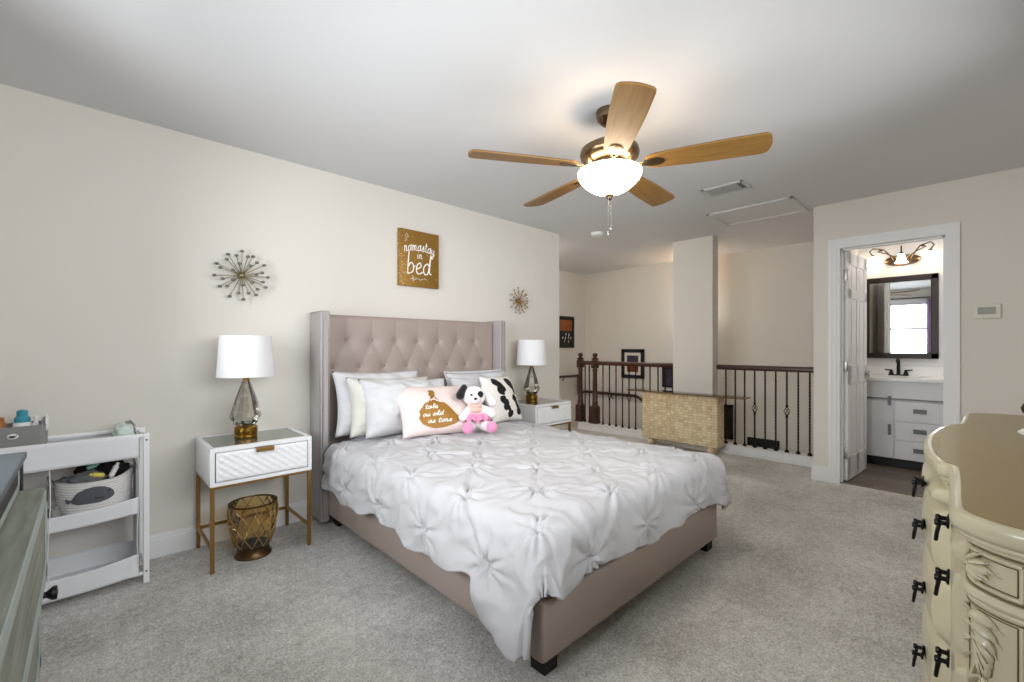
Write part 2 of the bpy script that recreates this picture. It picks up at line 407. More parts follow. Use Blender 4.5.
skirting('baseboard_stair_left', (3.0, SY), (5.16, SY), (0, -1))
# door casing
m = MB()
def casing(m, x, sgn):
    for (o, i, t) in ((.080, .054, .022), (.054, .022, .016), (.022, 0, .010)):
        xs = sorted((x, x + sgn * t))
        m.box((xs[0], DY1 + i, 0), (xs[1], DY1 + o, DZ + i))
        m.box((xs[0], DY0 - o, 0), (xs[1], DY0 - i, DZ + i))
        m.box((xs[0], DY0 - o, DZ + i), (xs[1], DY1 + o, DZ + o))
casing(m, DW, -1); casing(m, DW + .12, 1)
m.box((DW - .002, DY1, 0), (DW + .122, DY1 + .02, DZ + .02)); m.box((DW - .002, DY0 - .02, 0), (DW + .122, DY0, DZ + .02)); m.box((DW - .002, DY0 - .02, DZ), (DW + .122, DY1 + .02, DZ + .02))
m.box((DW + .05, DY1 - .012, 0), (DW + .085, DY1, DZ)); m.box((DW + .05, DY0, 0), (DW + .085, DY0 + .012, DZ)); m.box((DW + .05, DY0, DZ - .012), (DW + .085, DY1, DZ))
struct('trim_doorway', m, 'trim', smooth=0)
struct('trim_threshold', MB().box((DW + .04, DY0, 0), (DW + .08, DY1, .008), .003), mat('threshold_strip', (120, 108, 96), .5))
# stringer board below the balusters
m = MB()
for a, b in ((1.0, 2.035), (2.50, 3.99)):
    m.box((RX - .05, a, -.3), (RX + .05, b, .085), .003); m.box((RX - .068, a, 0), (RX - .05, b, .045), .003)
    m.box((RX - .062, a, .085), (RX + .062, b, .1), .004)
struct('trim_stringer', m, 'trim', smooth=0)
struct('trim_stair_skirt', MB().box((BW - .012, 3.4, -.5), (BW, SY, .25), .003), 'wall', smooth=0)
# windows
for i, (a, b) in enumerate(WIN):
    m = MB(); x0, x1 = WALLX - .13, WALLX - .06
    for lo, hi in (((x0, a, WZ[0]), (x1, a + .045, WZ[1])), ((x0, b - .045, WZ[0]), (x1, b, WZ[1])), ((x0, a, WZ[0]), (x1, b, WZ[0] + .05)), ((x0, a, WZ[1] - .05), (x1, b, WZ[1])), ((x0, a, 1.56), (x1, b, 1.61))):
        m.box(lo, hi, .004)
    w = struct('window_%d' % (i + 1), m, 'sash', smooth=0)
    MB().box((x0 + .03, a + .03, WZ[0] + .03), (x0 + .034, b - .03, WZ[1] - .03)).build('pane', 'glass', w)
    m = MB()
    for lo, hi in (((WALLX, a - .07, WZ[0] - .09), (WALLX + .016, a, WZ[1] + .07)), ((WALLX, b, WZ[0] - .09), (WALLX + .016, b + .07, WZ[1] + .07)), ((WALLX, a, WZ[1]), (WALLX + .016, b, WZ[1] + .07)), ((WALLX, a, WZ[0] - .09), (WALLX + .016, b, WZ[0] - .02)), ((WALLX - .1, a - .09, WZ[0] - .02), (WALLX + .035, b + .09, WZ[0]))):
        m.box(lo, hi, .003)
    m.build('casing', 'trim', w, smooth=0)

m = MB(); y0, y1 = BY - .11, BY - .05
xm = (SWIN[0] + SWIN[1]) / 2
for lo, hi in (((SWIN[0], y0, SWZ[0]), (SWIN[0] + .045, y1, SWZ[1])), ((SWIN[1] - .045, y0, SWZ[0]), (SWIN[1], y1, SWZ[1])), ((xm - .03, y0, SWZ[0]), (xm + .03, y1, SWZ[1])), ((SWIN[0], y0, SWZ[0]), (SWIN[1], y1, SWZ[0] + .045)), ((SWIN[0], y0, SWZ[1] - .045), (SWIN[1], y1, SWZ[1]))): m.box(lo, hi, .004)
w = struct('window_3', m, 'sash', smooth=0)  # added window frame around the extra daylight, out of view
MB().box((SWIN[0] + .03, y0 + .03, SWZ[0] + .03), (SWIN[1] - .03, y0 + .034, SWZ[1] - .03)).build('pane', 'glass', w)
m = MB()
for lo, hi in (((SWIN[0] - .07, BY, SWZ[0] - .09), (SWIN[0], BY + .014, SWZ[1] + .07)), ((SWIN[1], BY, SWZ[0] - .09), (SWIN[1] + .07, BY + .014, SWZ[1] + .07)), ((SWIN[0], BY, SWZ[1]), (SWIN[1], BY + .014, SWZ[1] + .07)), ((SWIN[0], BY, SWZ[0] - .09), (SWIN[1], BY + .014, SWZ[0]))): m.box(lo, hi, .003)
m.build('casing', 'trim', w, smooth=0)

# ---- bathroom door, hinged on the left jamb and swung inward
def paneled_door():
    d = thing('bathroom_door', '', 'door')
    del d['label']; del d['category']; d.name = 'door_1'; ROOTM[d.name] = ROOTM['bathroom_door'] if 'bathroom_door' in ROOTM else Matrix(); d['kind'] = 'structure'
    Wd, Hd, T = DY1 - DY0 - .01, DZ - .02, .035
    m = MB(); m.box((0, -T + .006, .012), (Wd, -.006, Hd + .012))
    st = .095; mid = .09; xs = [st, Wd / 2 - mid / 2 + .01, Wd / 2 + mid / 2 - .01, Wd - st]
    zs = [.012 + .2, .85, 1.02, 1.62, 1.70, Hd - .10]
    for ys in ((-.006, 0), (-T, -T + .006)):
        for a, b in ((0, xs[0]), (xs[1], xs[2]), (xs[3], Wd)): m.box((a, ys[0], .012), (b, ys[1], Hd + .012))
        for a, b in ((.012, zs[0]), (zs[1], zs[2]), (zs[3], zs[4]), (zs[5], Hd + .012)): m.box((0, ys[0], a), (Wd, ys[1], b))
        for k in (0, 2):
            for z0, z1 in ((zs[0], zs[1]), (zs[2], zs[3]), (zs[4], zs[5])):
                m.box((xs[k] + .02, ys[0] + .001, z0 + .02), (xs[k + 1] - .02, ys[1] - .001, z1 - .02), .0025)
    m.build('slab', 'trim', d, smooth=0)
    for z in (.25, 1.02, 1.82):
        MB().box((-.02, -.030, z - .045), (.012, .004, z + .045), .002).cyl((-.008, .006, z - .045), (-.008, .006, z + .045), .007).build('hinge', 'hinge', d)
    m = MB()
    m.lathe([(.0, -.03), (.028, -.03), (.03, -.022), (.012, -.018), (.011, 0)], (Wd - .06, -T, .93), axis='Y')
    m.lathe([(.0, .065), (.018, .062), (.027, .05), (.027, .035), (.012, .025), (.011, 0)], (Wd - .06, 0, .93), axis='Y')
    m.lathe([(.03, 0), (.03, .004), (.0, .006)], (Wd - .06, 0, .93), axis='Y')
    m.build('handle', 'hinge', d)
    d.location = (DW + .115, DY1 - .004, 0); d.rotation_euler = (0, 0, R(-4))
    return d
paneled_door()

# ================================================================ BED
bed = thing('upholstered_bed', 'queen bed with taupe button tufted wingback headboard and padded leather frame', 'bed', (1.92, 2.1, 0))
BX0, BX1 = 1.155, 2.685; BYF = 1.05
buttons = []
for k in range(7): buttons.append((1.325 + .1945 * k, 1.235))
for k in range(8): buttons.append((1.228 + .1945 * k, 1.043))
for k in range(7): buttons.append((1.325 + .1945 * k, .85))
segs = []
for bx, bz in buttons:
    for cx_, cz in buttons:
        if cz < bz and abs(cz - bz) < .25 and abs(cx_ - bx) < .12: segs.append((bx, bz, cx_, cz))
for k in range(7): segs.append((1.325 + .1945 * k, 1.235, 1.325 + .1945 * k, 1.45))
SG = np.array(segs); BT = np.array(buttons)
def tuft(x, z):
    a = SG[:, :2]; d = SG[:, 2:] - a; p = np.array((x, z)) - a
    t = np.clip((p * d).sum(1) / (d * d).sum(1), 0, 1)
    ds = np.sqrt((((p - d * t[:, None])) ** 2).sum(1)).min()
    db = np.sqrt(((BT - (x, z)) ** 2).sum(1)).min()
    return -.0035 * math.exp(-ds / .018) - .024 * math.exp(-(db / .034))
HX0, HX1 = 1.165, 2.715
def hb(u, v):
    x = HX0 + (HX1 - HX0) * u; z = .28 + 1.135 * v
    e = min(1, min(u, 1 - u) * (HX1 - HX0) / .03, (1 - v) * 1.135 / .035); e = max(e, 0)
    y = 3.085 - tuft(x, z) * min(1, e + .2) + (1 - math.sqrt(1 - (1 - e) ** 2)) * .035
    return (x, y, z)
m = MB(); m.grid(hb, 170, 126); m.box((HX0, 3.11, .02), (HX1, 3.185, 1.41))
m.build('headboard', 'lino', bed, True, smooth=60)
for bx, bz in buttons:
    if HX0 + .02 < bx < HX1 - .02:
        MB().sphere((bx, 3.108, bz), (.0135, .009, .0135), 12, 8).build('button', 'button', bed, True, smooth=180)
for sx in (0, 1):
    x0, x1 = ((1.108, 1.168), (2.712, 2.772))[sx]
    w = MB().box((x0, 2.985, .02), (x1, 3.19, 1.43), .012, seg=3).build('wing', 'wing', bed, True)
    m = MB()
    for yy, zz in ((2.981, None),):
        for xx in (x0 + .010, x1 - .010): m.tube([(xx, yy + .002, .05), (xx, yy + .002, 1.415)], .0028, 6)
    xx = x0 - .001 if sx == 0 else x1 + .001
    m.tube([(xx, 3.0, .05), (xx, 3.0, 1.42), (xx, 3.18, 1.42)], .0028, 6)
    m.build('piping', 'nail', w, True)
m = MB(); m.box((BX0, BYF, .06), (BX1, BYF + .07, .285), .022, seg=4); m.build('footboard', 'lino', bed, True)
for x0 in (BX0, BX1 - .06):
    MB().box((x0 + .001, BYF + .055, .06), (x0 + .059, 3.09, .283), .02, seg=4).build('side_rail', 'lino', bed, True)
MB().box((BX0 + .05, BYF + .06, .2), (BX1 - .05, 3.09, .24)).build('slat_deck', 'black', bed, True)
for x, y in ((BX0 + .03, BYF + .02), (BX1 - .1, BYF + .02), (BX0 + .03, 2.9), (BX1 - .1, 2.9)):
    MB().prism([(x, y), (x + .07, y), (x + .07, y + .07), (x, y + .07)], 0, .075, .004).build('leg', 'black', bed, True, smooth=0)
mt = MB().box((BX0 + .05, BYF + .05, .241), (BX1 - .05, 3.08, .505), .05, seg=4).build('mattress', 'mattress', smooth=60)
tag(mt, 'dark sided mattress on the bed frame beneath the white duvet', 'mattress')

# ---- duvet: flat cloth mapped over the mattress with pinch pleats
TZ = .545
XA, XB = BX0 + .045, BX1 - .045; YA, YB = BYF + .045, 2.93
LO, RO, FO = .325, .27, .30          # overhang left, right, foot
SP = .215
pins = []
j = 0; q = -FO + .07
while q < YB - YA + .1:
    p = -LO + .08 + (SP if j % 2 else 0)
    while p < XB - XA + RO:
        pins.append((p + random.uniform(-.02, .02), q + random.uniform(-.02, .02), random.uniform(0, 6.28))); p += SP * 2
    q += SP; j += 1
PN = np.array(pins)
links = []
for a in range(len(pins)):
    for b in range(a + 1, len(pins)):
        if math.hypot(PN[a, 0] - PN[b, 0], PN[a, 1] - PN[b, 1]) < SP * 1.7: links.append((a, b))
def duvet_disp(P, Q):
    """height of the cloth above the fill for arrays of flat positions"""
    H = np.zeros_like(P)
    for px_, qy_, ph in PN:
        dx = P - px_; dy = Q - qy_; rr = np.hypot(dx, dy); k = rr < .34
        r = rr[k]; th = np.arctan2(dy[k], dx[k]); h = -.020 * np.exp(-r / .035)
        fold = np.abs(np.sin(4 * th + ph + .9 * np.sin(2 * th + ph))) ** .7 - .62
        fold2 = np.abs(np.sin(6.5 * th + ph * 2)) - .6
        h += .016 * fold * np.exp(-((r - .045) / .055) ** 2) + .013 * fold * np.exp(-r / .10) + .007 * fold2 * np.exp(-((r - .03) / .04) ** 2)
        H[k] += h
    for a, b in links:
        ax, ay = PN[a, :2]; bx, by = PN[b, :2]; dx, dy = bx - ax, by - ay; L2 = dx * dx + dy * dy
        t = ((P - ax) * dx + (Q - ay) * dy) / L2; tt = np.clip(t, 0, 1)
        d = np.hypot(P - ax - tt * dx, Q - ay - tt * dy); k = d < .12; dd = d[k]
        side = np.sign((P[k] - ax) * dy - (Q[k] - ay) * dx); w = .6 + .4 * math.sin(a * 3.7 + b)
        H[k] += w * (-.0075 * np.exp(-dd / .014) + .006 * np.exp(-((dd - .03) / .018) ** 2) * (side * math.cos(a + b) > 0))
    N1 = np.empty_like(P); f1, f2 = P.ravel(), Q.ravel(); g = N1.ravel()
    for i in range(len(f1)):
        a, b = f1[i], f2[i]
        g[i] = .010 * (1 - 2 * abs(noise.noise((a * 5, b * 5, 3.1)))) + .006 * (1 - 2 * abs(noise.noise((a * 13 + b * 4, b * 9, 8.7)))) + .020 * noise.noise((a * 2.1, b * 2.1, .4))
    return H + g.reshape(P.shape)
RB = .085
def duvet_pt(p, q, h):
    W_ = XB - XA
    ox = min(p, 0) if p < 0 else max(p - W_, 0); oy = min(q, 0)
    x = XA + min(max(p, 0), W_); y = YA + max(q, 0)
    mlen = (abs(ox) ** 3.2 + abs(oy) ** 3.2) ** (1 / 3.2)
    # slight crown of the fill
    crown = .035 * (1 - (2 * (x - XA) / W_ - 1) ** 4)
    if mlen < 1e-6:
        return Vector((x, y, TZ + crown + h))
    hyp = math.hypot(ox, oy); dx, dy = ox / hyp, oy / hyp
    a = min(mlen / RB, PI / 2)
    out = RB * math.sin(a); drop = RB * (1 - math.cos(a))
    if mlen > RB * PI / 2:
        extra = mlen - RB * PI / 2
        wav = .5 + .5 * math.sin((p - q) * 17 + 2.2 * math.sin((p + q) * 5))
        drop += extra * .98; out += extra * (.06 + .12 * wav)
    n = Vector((dx * math.sin(a), dy * math.sin(a), math.cos(a)))
    zz = TZ + crown - drop
    return Vector((x + dx * out, y + dy * out, zz)) + n * h
def hem(q): return .018 * math.sin(q * 7.5) + .010 * math.sin(q * 23 + 1)
NU, NV = 300, 290
GP = np.empty((NV + 1, NU + 1)); GQ = np.empty_like(GP)
for jj in range(NV + 1):
    for ii in range(NU + 1):
        u, v = ii / NU, jj / NV
        q = -FO + (YB - YA + FO) * v
        near = min(1, max(0, (.24 - q) / .10)); near = near * near * (3 - 2 * near)
        p0 = -LO + hem(q) - .15 * near; p1 = XB - XA + RO + hem(q + 3)
        p = p0 + (p1 - p0) * u
        if v < .3:
            rnd = min(1, max(0, (.02 - p) / .36)) ** 1.4
            q += (hem(p + 5) + .20 * rnd) * (1 - v / .3)
        GP[jj, ii] = p; GQ[jj, ii] = q
GH = duvet_disp(GP, GQ)
def dv(u, v):
    ii, jj = int(round(u * NU)), int(round(v * NV)); return duvet_pt(GP[jj, ii], GQ[jj, ii], GH[jj, ii])
m = MB(); m.grid(dv, NU, NV)
du = m.build('duvet', 'duvet', smooth=180)
md = du.modifiers.new('thick', 'SOLIDIFY'); md.thickness = .022; md.offset = -1
tag(du, 'white pintuck duvet with pinched pleats spread over the bed', 'duvet')

# ================================================================ PILLOWS
def pil_fn(w, h, t, seed, wr=.012):
    def S(u, v, side, off=0.0):
        x = u * w / 2 * (1 - .09 * (1 - v * v) * abs(u) ** 2); z = v * h / 2 * (1 - .07 * (1 - u * u) * abs(v) ** 2)
        f = max(0, (1 - abs(u) ** 2.6)) ** .55 * max(0, (1 - abs(v) ** 2.6)) ** .55
        nn = noise.noise((u * 2.2 + seed, v * 2.2, side * 3.1 + seed)) * wr + (1 - 2 * abs(noise.noise((u * 3 + v + seed, v * 4, side + 5.5)))) * wr * .5
        return Vector((x, side * (t / 2 * f + nn * min(1, f * 2) + off), z))
    return S
def pillow(name, label, m_, w, h, t, base, yaw, lean, roll=0, seed=1.0, flange=0, cat='pillow', group=None, wr=.012, world_top=False):
    S = pil_fn(w, h, t, seed, wr)
    T = Matrix.Translation(base) @ Matrix.Rotation(R(yaw), 4, 'Z') @ Matrix.Rotation(R(lean), 4, 'X') @ Matrix.Rotation(R(roll), 4, 'Y') @ Matrix.Translation((0, 0, h / 2))
    m = MB()
    for sd in (-1, 1): m.grid(lambda a, b: S(a * 2 - 1, b * 2 - 1, sd), 34, 30)
    if flange:
        def fl(sd):
            ring = []
            n = 30
            for k in range(4 * n):
                e, tt = divmod(k, n); tt = tt / n * 2 - 1
                ring.append(((tt, -1), (1, tt), (-tt, 1), (-1, -tt))[e])
            return ring
        rg = fl(1); vs_ = []; fs = []
        for (a, b) in rg:
            p = S(a, b, 1); d = Vector((a, 0, b)).normalized(); wv = .006 * noise.noise((a * 4, b * 4, seed))
            vs_ += [p + Vector((0, .002, 0)), p + d * flange + Vector((0, .002 + wv, 0)), p + d * flange + Vector((0, -.002 + wv, 0)), p - Vector((0, .002, 0))]
        N = len(rg)
        for k in range(N):
            k2 = (k + 1) % N
            for c in range(4):
                fs.append((k * 4 + c, k * 4 + (c + 1) % 4, k2 * 4 + (c + 1) % 4, k2 * 4 + c))
        m._add(vs_, fs)
    o = m.build(name, m_, smooth=180, weld=.0005)
    o.matrix_world = T; ROOTM[o.name] = T
    tag(o, label, cat, group)
    return o, S
pillow('sleeping_pillow', 'white sleeping pillow upright against the left half of the headboard', 'sham', .67, .44, .19, (1.50, 2.90, .585), 0, -10, 1, seed=1.3, wr=.024, group='white pillows at the headboard')
pillow('sleeping_pillow', 'white sleeping pillow upright against the right half of the headboard', 'sham', .66, .42, .18, (2.43, 2.90, .565), 0, -12, 0, seed=2.1, flange=.018, wr=.024, group='white pillows at the headboard')
pillow('cream_sham', 'cream edged pillow sandwiched between white pillows on the left', 'cream', .64, .40, .18, (1.53, 2.775, .590), 0, -15, 2, seed=3.7, wr=.022, group='white pillows at the headboard')
pillow('pintuck_sham', 'white pintuck pillow leaning just behind the blush gown pillow', 'sham', .67, .40, .20, (1.60, 2.655, .592), -2, -22, 2, seed=4.2, wr=.036, group='white pillows at the headboard')
pillow('pintuck_sham', 'white pintuck pillow behind the plush toy and the black print pillow', 'sham', .60, .37, .14, (2.34, 2.765, .580), 2, -16, 2, seed=5.9, wr=.034, group='white pillows at the headboard')

# stroke lettering: lower-case script, x-height 1
GL = {
 'a': (1.05, [[(.75, .85), (.45, 1), (.12, .7), (.1, .25), (.35, 0), (.65, .25), (.8, 1.12), (.78, .3), (1.02, .1)]]),
 's': (.85, [[(.0, .1), (.35, .6), (.45, 1.05), (.6, .6), (.65, .2), (.4, -.02), (.12, .08)], [(.6, .1), (.85, .15)]]),
 't': (.8, [[(.35, 1.75), (.3, .4), (.45, .02), (.8, .15)], [(.0, 1.15), (.75, 1.3)]]),
 'l': (.7, [[(.1, .2), (.5, 1.4), (.45, 1.9), (.25, 1.6), (.25, .4), (.4, .02), (.7, .15)]]),
 'e': (.85, [[(.1, .4), (.6, .65), (.5, 1), (.2, .8), (.15, .25), (.4, 0), (.85, .2)]]),
 'o': (.95, [[(.5, 1), (.15, .75), (.12, .25), (.42, 0), (.72, .3), (.7, .8), (.5, 1), (.65, .8), (.95, .85)]]),
 'f': (.8, [[(.1, .2), (.5, 1.3), (.45, 1.9), (.28, 1.6), (.28, -.6), (.42, -.9), (.5, -.4), (.3, .05), (.8, .2)]]),
 'd': (1.05, [[(.72, .8), (.45, 1), (.12, .7), (.1, .25), (.35, 0), (.65, .3), (.82, 1.95), (.76, .3), (1.02, .1)]]),
 'i': (.5, [[(.1, .6), (.2, 1), (.2, .25), (.35, .02), (.55, .15)], [(.22, 1.4), (.24, 1.5)]]),
 'm': (1.5, [[(.05, .8), (.18, 1), (.18, 0)], [(.18, .6), (.4, 1), (.58, .8), (.58, 0)], [(.58, .6), (.82, 1), (1.02, .8), (1.02, .2), (1.18, .02), (1.5, .15)]]),
 'n': (1.05, [[(.05, .8), (.18, 1), (.18, 0)], [(.18, .6), (.42, 1), (.62, .8), (.62, .2), (.76, .02), (1.05, .15)]]),
 'y': (1.0, [[(.08, .95), (.12, .4), (.35, .15), (.62, .4), (.7, 1), (.6, -.4), (.35, -.85), (.15, -.6), (.5, -.2), (1, .15)]]),
 'b': (.9, [[(.1, 1.9), (.1, .1), (.3, 0), (.65, .2), (.68, .7), (.4, .95), (.14, .6)], [(.62, .55), (.9, .7)]]),
 ' ': (.6, []),
}
def smooth_line(pl, k=4):
    P = [Vector((*p, 0)) for p in pl]; out = []
    for i in range(len(P) - 1):
        p0, p1, p2, p3 = P[max(i - 1, 0)], P[i], P[i + 1], P[min(i + 2, len(P) - 1)]
        for j in range(k):
            t = j / k
            out.append(.5 * ((2 * p1) + (p2 - p0) * t + (2 * p0 - 5 * p1 + 4 * p2 - p3) * t * t + (3 * p1 - p0 - 3 * p2 + p3) * t ** 3))
    out.append(P[-1]); return out
def script(text, x, y, size, wx=1.0, slant=.2, arch=None):
    """polylines of a word starting at (x, y)"""
    res = []; cx = x
    for ch in text:
        w, pls = GL[ch]
        for pl in pls:
            ln = []
            for p in smooth_line(pl):
                X = cx + (p.x + slant * p.y) * size * wx; Y = y + p.y * size
                if arch: Y += arch(X)
                ln.append((X, Y))
            res.append(ln)
        cx += w * size * wx
    return res, cx
def strokes(lines, f, r, m=None, flat=.4, up=(0, 1, 0)):
    m = m or MB()
    for ln in lines:
        pts = [f(a, b) for a, b in ln]
        n = len(pts); m.tube(pts, r, 6, flat=flat, up=up)
    return m
def rows_to_mesh(rows, f, nu=10, k=4):
    """rows: (v, uL, uR) from top to bottom -> surface strip"""
    rr = []
    for a, b in zip(rows, rows[1:]):
        for j in range(k):
            t = j / k; t2 = t
            rr.append(tuple(a[i] + (b[i] - a[i]) * t2 for i in range(3)))
    rr.append(rows[-1]); m = MB()
    m._add([f(r[1] + (r[2] - r[1]) * i / nu, r[0]) for r in rr for i in range(nu + 1)],
           [(j * (nu + 1) + i, j * (nu + 1) + i + 1, (j + 1) * (nu + 1) + i + 1, (j + 1) * (nu + 1) + i) for j in range(len(rr) - 1) for i in range(nu)])
    return m
pk, S = pillow('gown_pillow', 'blush pink cushion with gold gown silhouette and white script writing', 'pink', .57, .39, .15, (1.705, 2.44, .602), -8, -38, 2, seed=6.4, cat='cushion', wr=.006)
f = lambda u, v: S(u, v, -1, .002)
gown = [(0.63, -0.216, -0.086), (0.482, -0.216, -0.069), (0.44, -0.249, -0.086), (0.313, -0.216, -0.086), (0.207, -0.233, -0.069), (0.102, -0.3, 0.014), (0.038, -0.416, 0.097), (-0.088, -0.483, 0.181), (-0.215, -0.583, 0.248), (-0.342, -0.566, 0.315), (-0.479, -0.617, 0.382), (-0.617, -0.566, 0.415), (-0.701, -0.533, 0.364), (-0.785, -0.433, 0.248), (-0.849, -0.316, 0.048), (-0.869, -0.233, -0.086)]
rows_to_mesh(gown, f, 14).build('gown_print', 'goldprint', pk, smooth=180)
f2 = lambda u, v: S(u, v, -1, .004)
m = MB()
for txt, x, y, sz in (('tale', -.44, -.17, .09), ('as old', -.52, -.43, .09), ('as time', -.42, -.68, .09)):
    ls, _ = script(txt, x, y, sz, 1.1, .3); strokes(ls, f2, .0032, None, .35).build('script_lettering', 'whiteprint', pk, smooth=180)
ls = [[(-.24, .15), (-.17, .20), (-.09, .31)], [(-.15, .20), (-.03, .10), (.05, .06)]]
strokes(ls, f2, .004, m, .35)
m.build('gown_sash', 'whiteprint', pk, smooth=180)
fp, S2 = pillow('motif_pillow', 'oatmeal square cushion printed with four bold black motifs', 'canvasp', .40, .39, .13, (2.405, 2.555, .592), 12, -24, 3, seed=7.7, cat='cushion', wr=.006)
f = lambda u, v: S2(u, v, -1, .002)
def blot(m, c, pts):
    """brushed blob made of overlapping strokes"""
    for x0, y0, x1, y1, w0, w1 in pts:
        a = Vector((c[0] + x0, c[1] + y0)); b = Vector((c[0] + x1, c[1] + y1)); n = 10
        d = (b - a); L = d.length; d.normalize(); nn = Vector((-d.y, d.x)); vs_ = []; fs = []
        for i in range(n + 1):
            t = i / n; wv = 1.5 * (w0 + (w1 - w0) * t) * (math.sqrt(max(0, 1 - (2 * t - 1) ** 4)) + .02)
            for k in range(5):
                p = a + d * L * t + nn * wv * (k / 2 - 1); vs_.append(f(p.x, p.y))
        for i in range(n):
            for k in range(4): fs.append((i * 5 + k, i * 5 + k + 1, i * 5 + 6 + k, i * 5 + 5 + k))
        m._add(vs_, fs)
for c, pts in (((-.34, .46), [(-.26, .30, .10, .12, .11, .14), (.05, .26, .12, -.12, .08, .16), (-.18, -.20, .26, -.22, .09, .15), (.2, -.02, .30, -.26, .08, .08), (-.1, -.02, .12, -.18, .06, .09)]),
               ((.52, .46), [(-.26, .36, .0, .10, .10, .17), (-.06, .20, .12, -.16, .16, .09), (.06, -.1, .20, -.40, .07, .03)]),
               ((-.26, -.40), [(-.26, .30, .14, .24, .08, .13), (.02, .26, .10, -.02, .14, .10), (-.14, -.14, .16, .06, .09, .07), (.08, .0, .24, -.30, .08, .05), (.22, -.22, .28, -.50, .12, .08)]),
               ((.56, -.36), [(-.22, .36, .02, .12, .11, .11), (-.06, .16, .10, -.20, .11, .08), (.06, -.16, .12, -.46, .15, .12), (.14, -.1, .26, -.36, .04, .05)])):
    m = MB(); blot(m, c, pts); m.build('black_motif', 'blackprint', fp, smooth=180)

# ---- plush toy
pl = thing('plush_dog', 'small white plush dog with one black ear in a pink tutu between the cushions', 'plush toy', (1.925, 2.375, .612), R(-30))
pl.scale = (.88, .88, .88)
def blob(parts, name, m_, par, vox=.007, sm=6):
    m = MB()
    for c, r in parts: m.sphere(c, r, 20, 14)
    o = m.build(name, m_, par, smooth=180)
    a = o.modifiers.new('skin', 'REMESH'); a.mode = 'VOXEL'; a.voxel_size = vox; a.use_smooth_shade = True
    b = o.modifiers.new('soft', 'SMOOTH'); b.iterations = sm; b.factor = .5
    return o
def limb(a, b, r0, r1, n=7): return [(Vector(a).lerp(Vector(b), i / n), r0 + (r1 - r0) * i / n) for i in range(n + 1)]
body = [((0, .05, .085), (.075, .065, .085)), ((0, .055, .15), (.06, .055, .06)), ((-.005, .05, .265), (.092, .085, .08)), ((-.01, -.02, .245), (.045, .045, .036))]
body += limb((-.05, .03, .16), (-.105, -.03, .115), .032, .036) + limb((.05, .03, .165), (.125, -.005, .13), .034, .042)
body += limb((-.04, .0, .045), (-.075, -.11, .04), .042, .04) + limb((.045, .0, .045), (.10, -.10, .04), .042, .038)
blob(body, 'body', 'plush', pl)
e = blob(limb((-.085, .05, .335), (-.118, .03, .275), .026, .036), 'ear', 'plushblack', pl, .006); e['label'] = 'black ear'
e = blob(limb((.075, .05, .325), (.14, .035, .215), .024, .038), 'ear', 'plush', pl, .006); e['label'] = 'white floppy ear'
MB().sphere((.032, -.026, .285), (.024, .012, .026), 14, 10).build('eye_patch', 'plushblack', pl, smooth=180)
for x in (-.04, .034): MB().sphere((x, -.036, .284), .0085, 12, 8).build('eye', 'black', pl, smooth=180)
MB().sphere((-.012, -.065, .256), (.013, .009, .010), 12, 8).build('nose', 'black', pl, smooth=180)
blob([((0, .03, .165), (.064, .062, .032)), ((0, .015, .195), (.055, .055, .02))], 'bodice', 'plushpeach', pl, .006)
m = MB()
def tutu(u, v):
    a = u * 2 * PI; r = .055 + .075 * v; wob = .016 * v * math.sin(a * 13) + .008 * v * math.sin(a * 29)
    return ((r + wob * .4) * math.cos(a), .03 + (r + wob * .4) * math.sin(a) * .85, .135 - .05 * v * v + wob)
m.grid(tutu, 160, 8); m.grid(lambda u, v: tuple(np.array(tutu(u + .02, v * .88)) - (0, 0, .016)), 160, 8)
m.build('tutu', 'plushpink', pl, smooth=180, weld=.0004)
for c in ((-.08, -.135, .045), (.105, -.125, .043)):
    blob([(c, (.042, .032, .045)), ((c[0], c[1] + .015, c[2]), (.044, .03, .046))], 'slipper', 'plushpink', pl, .006)

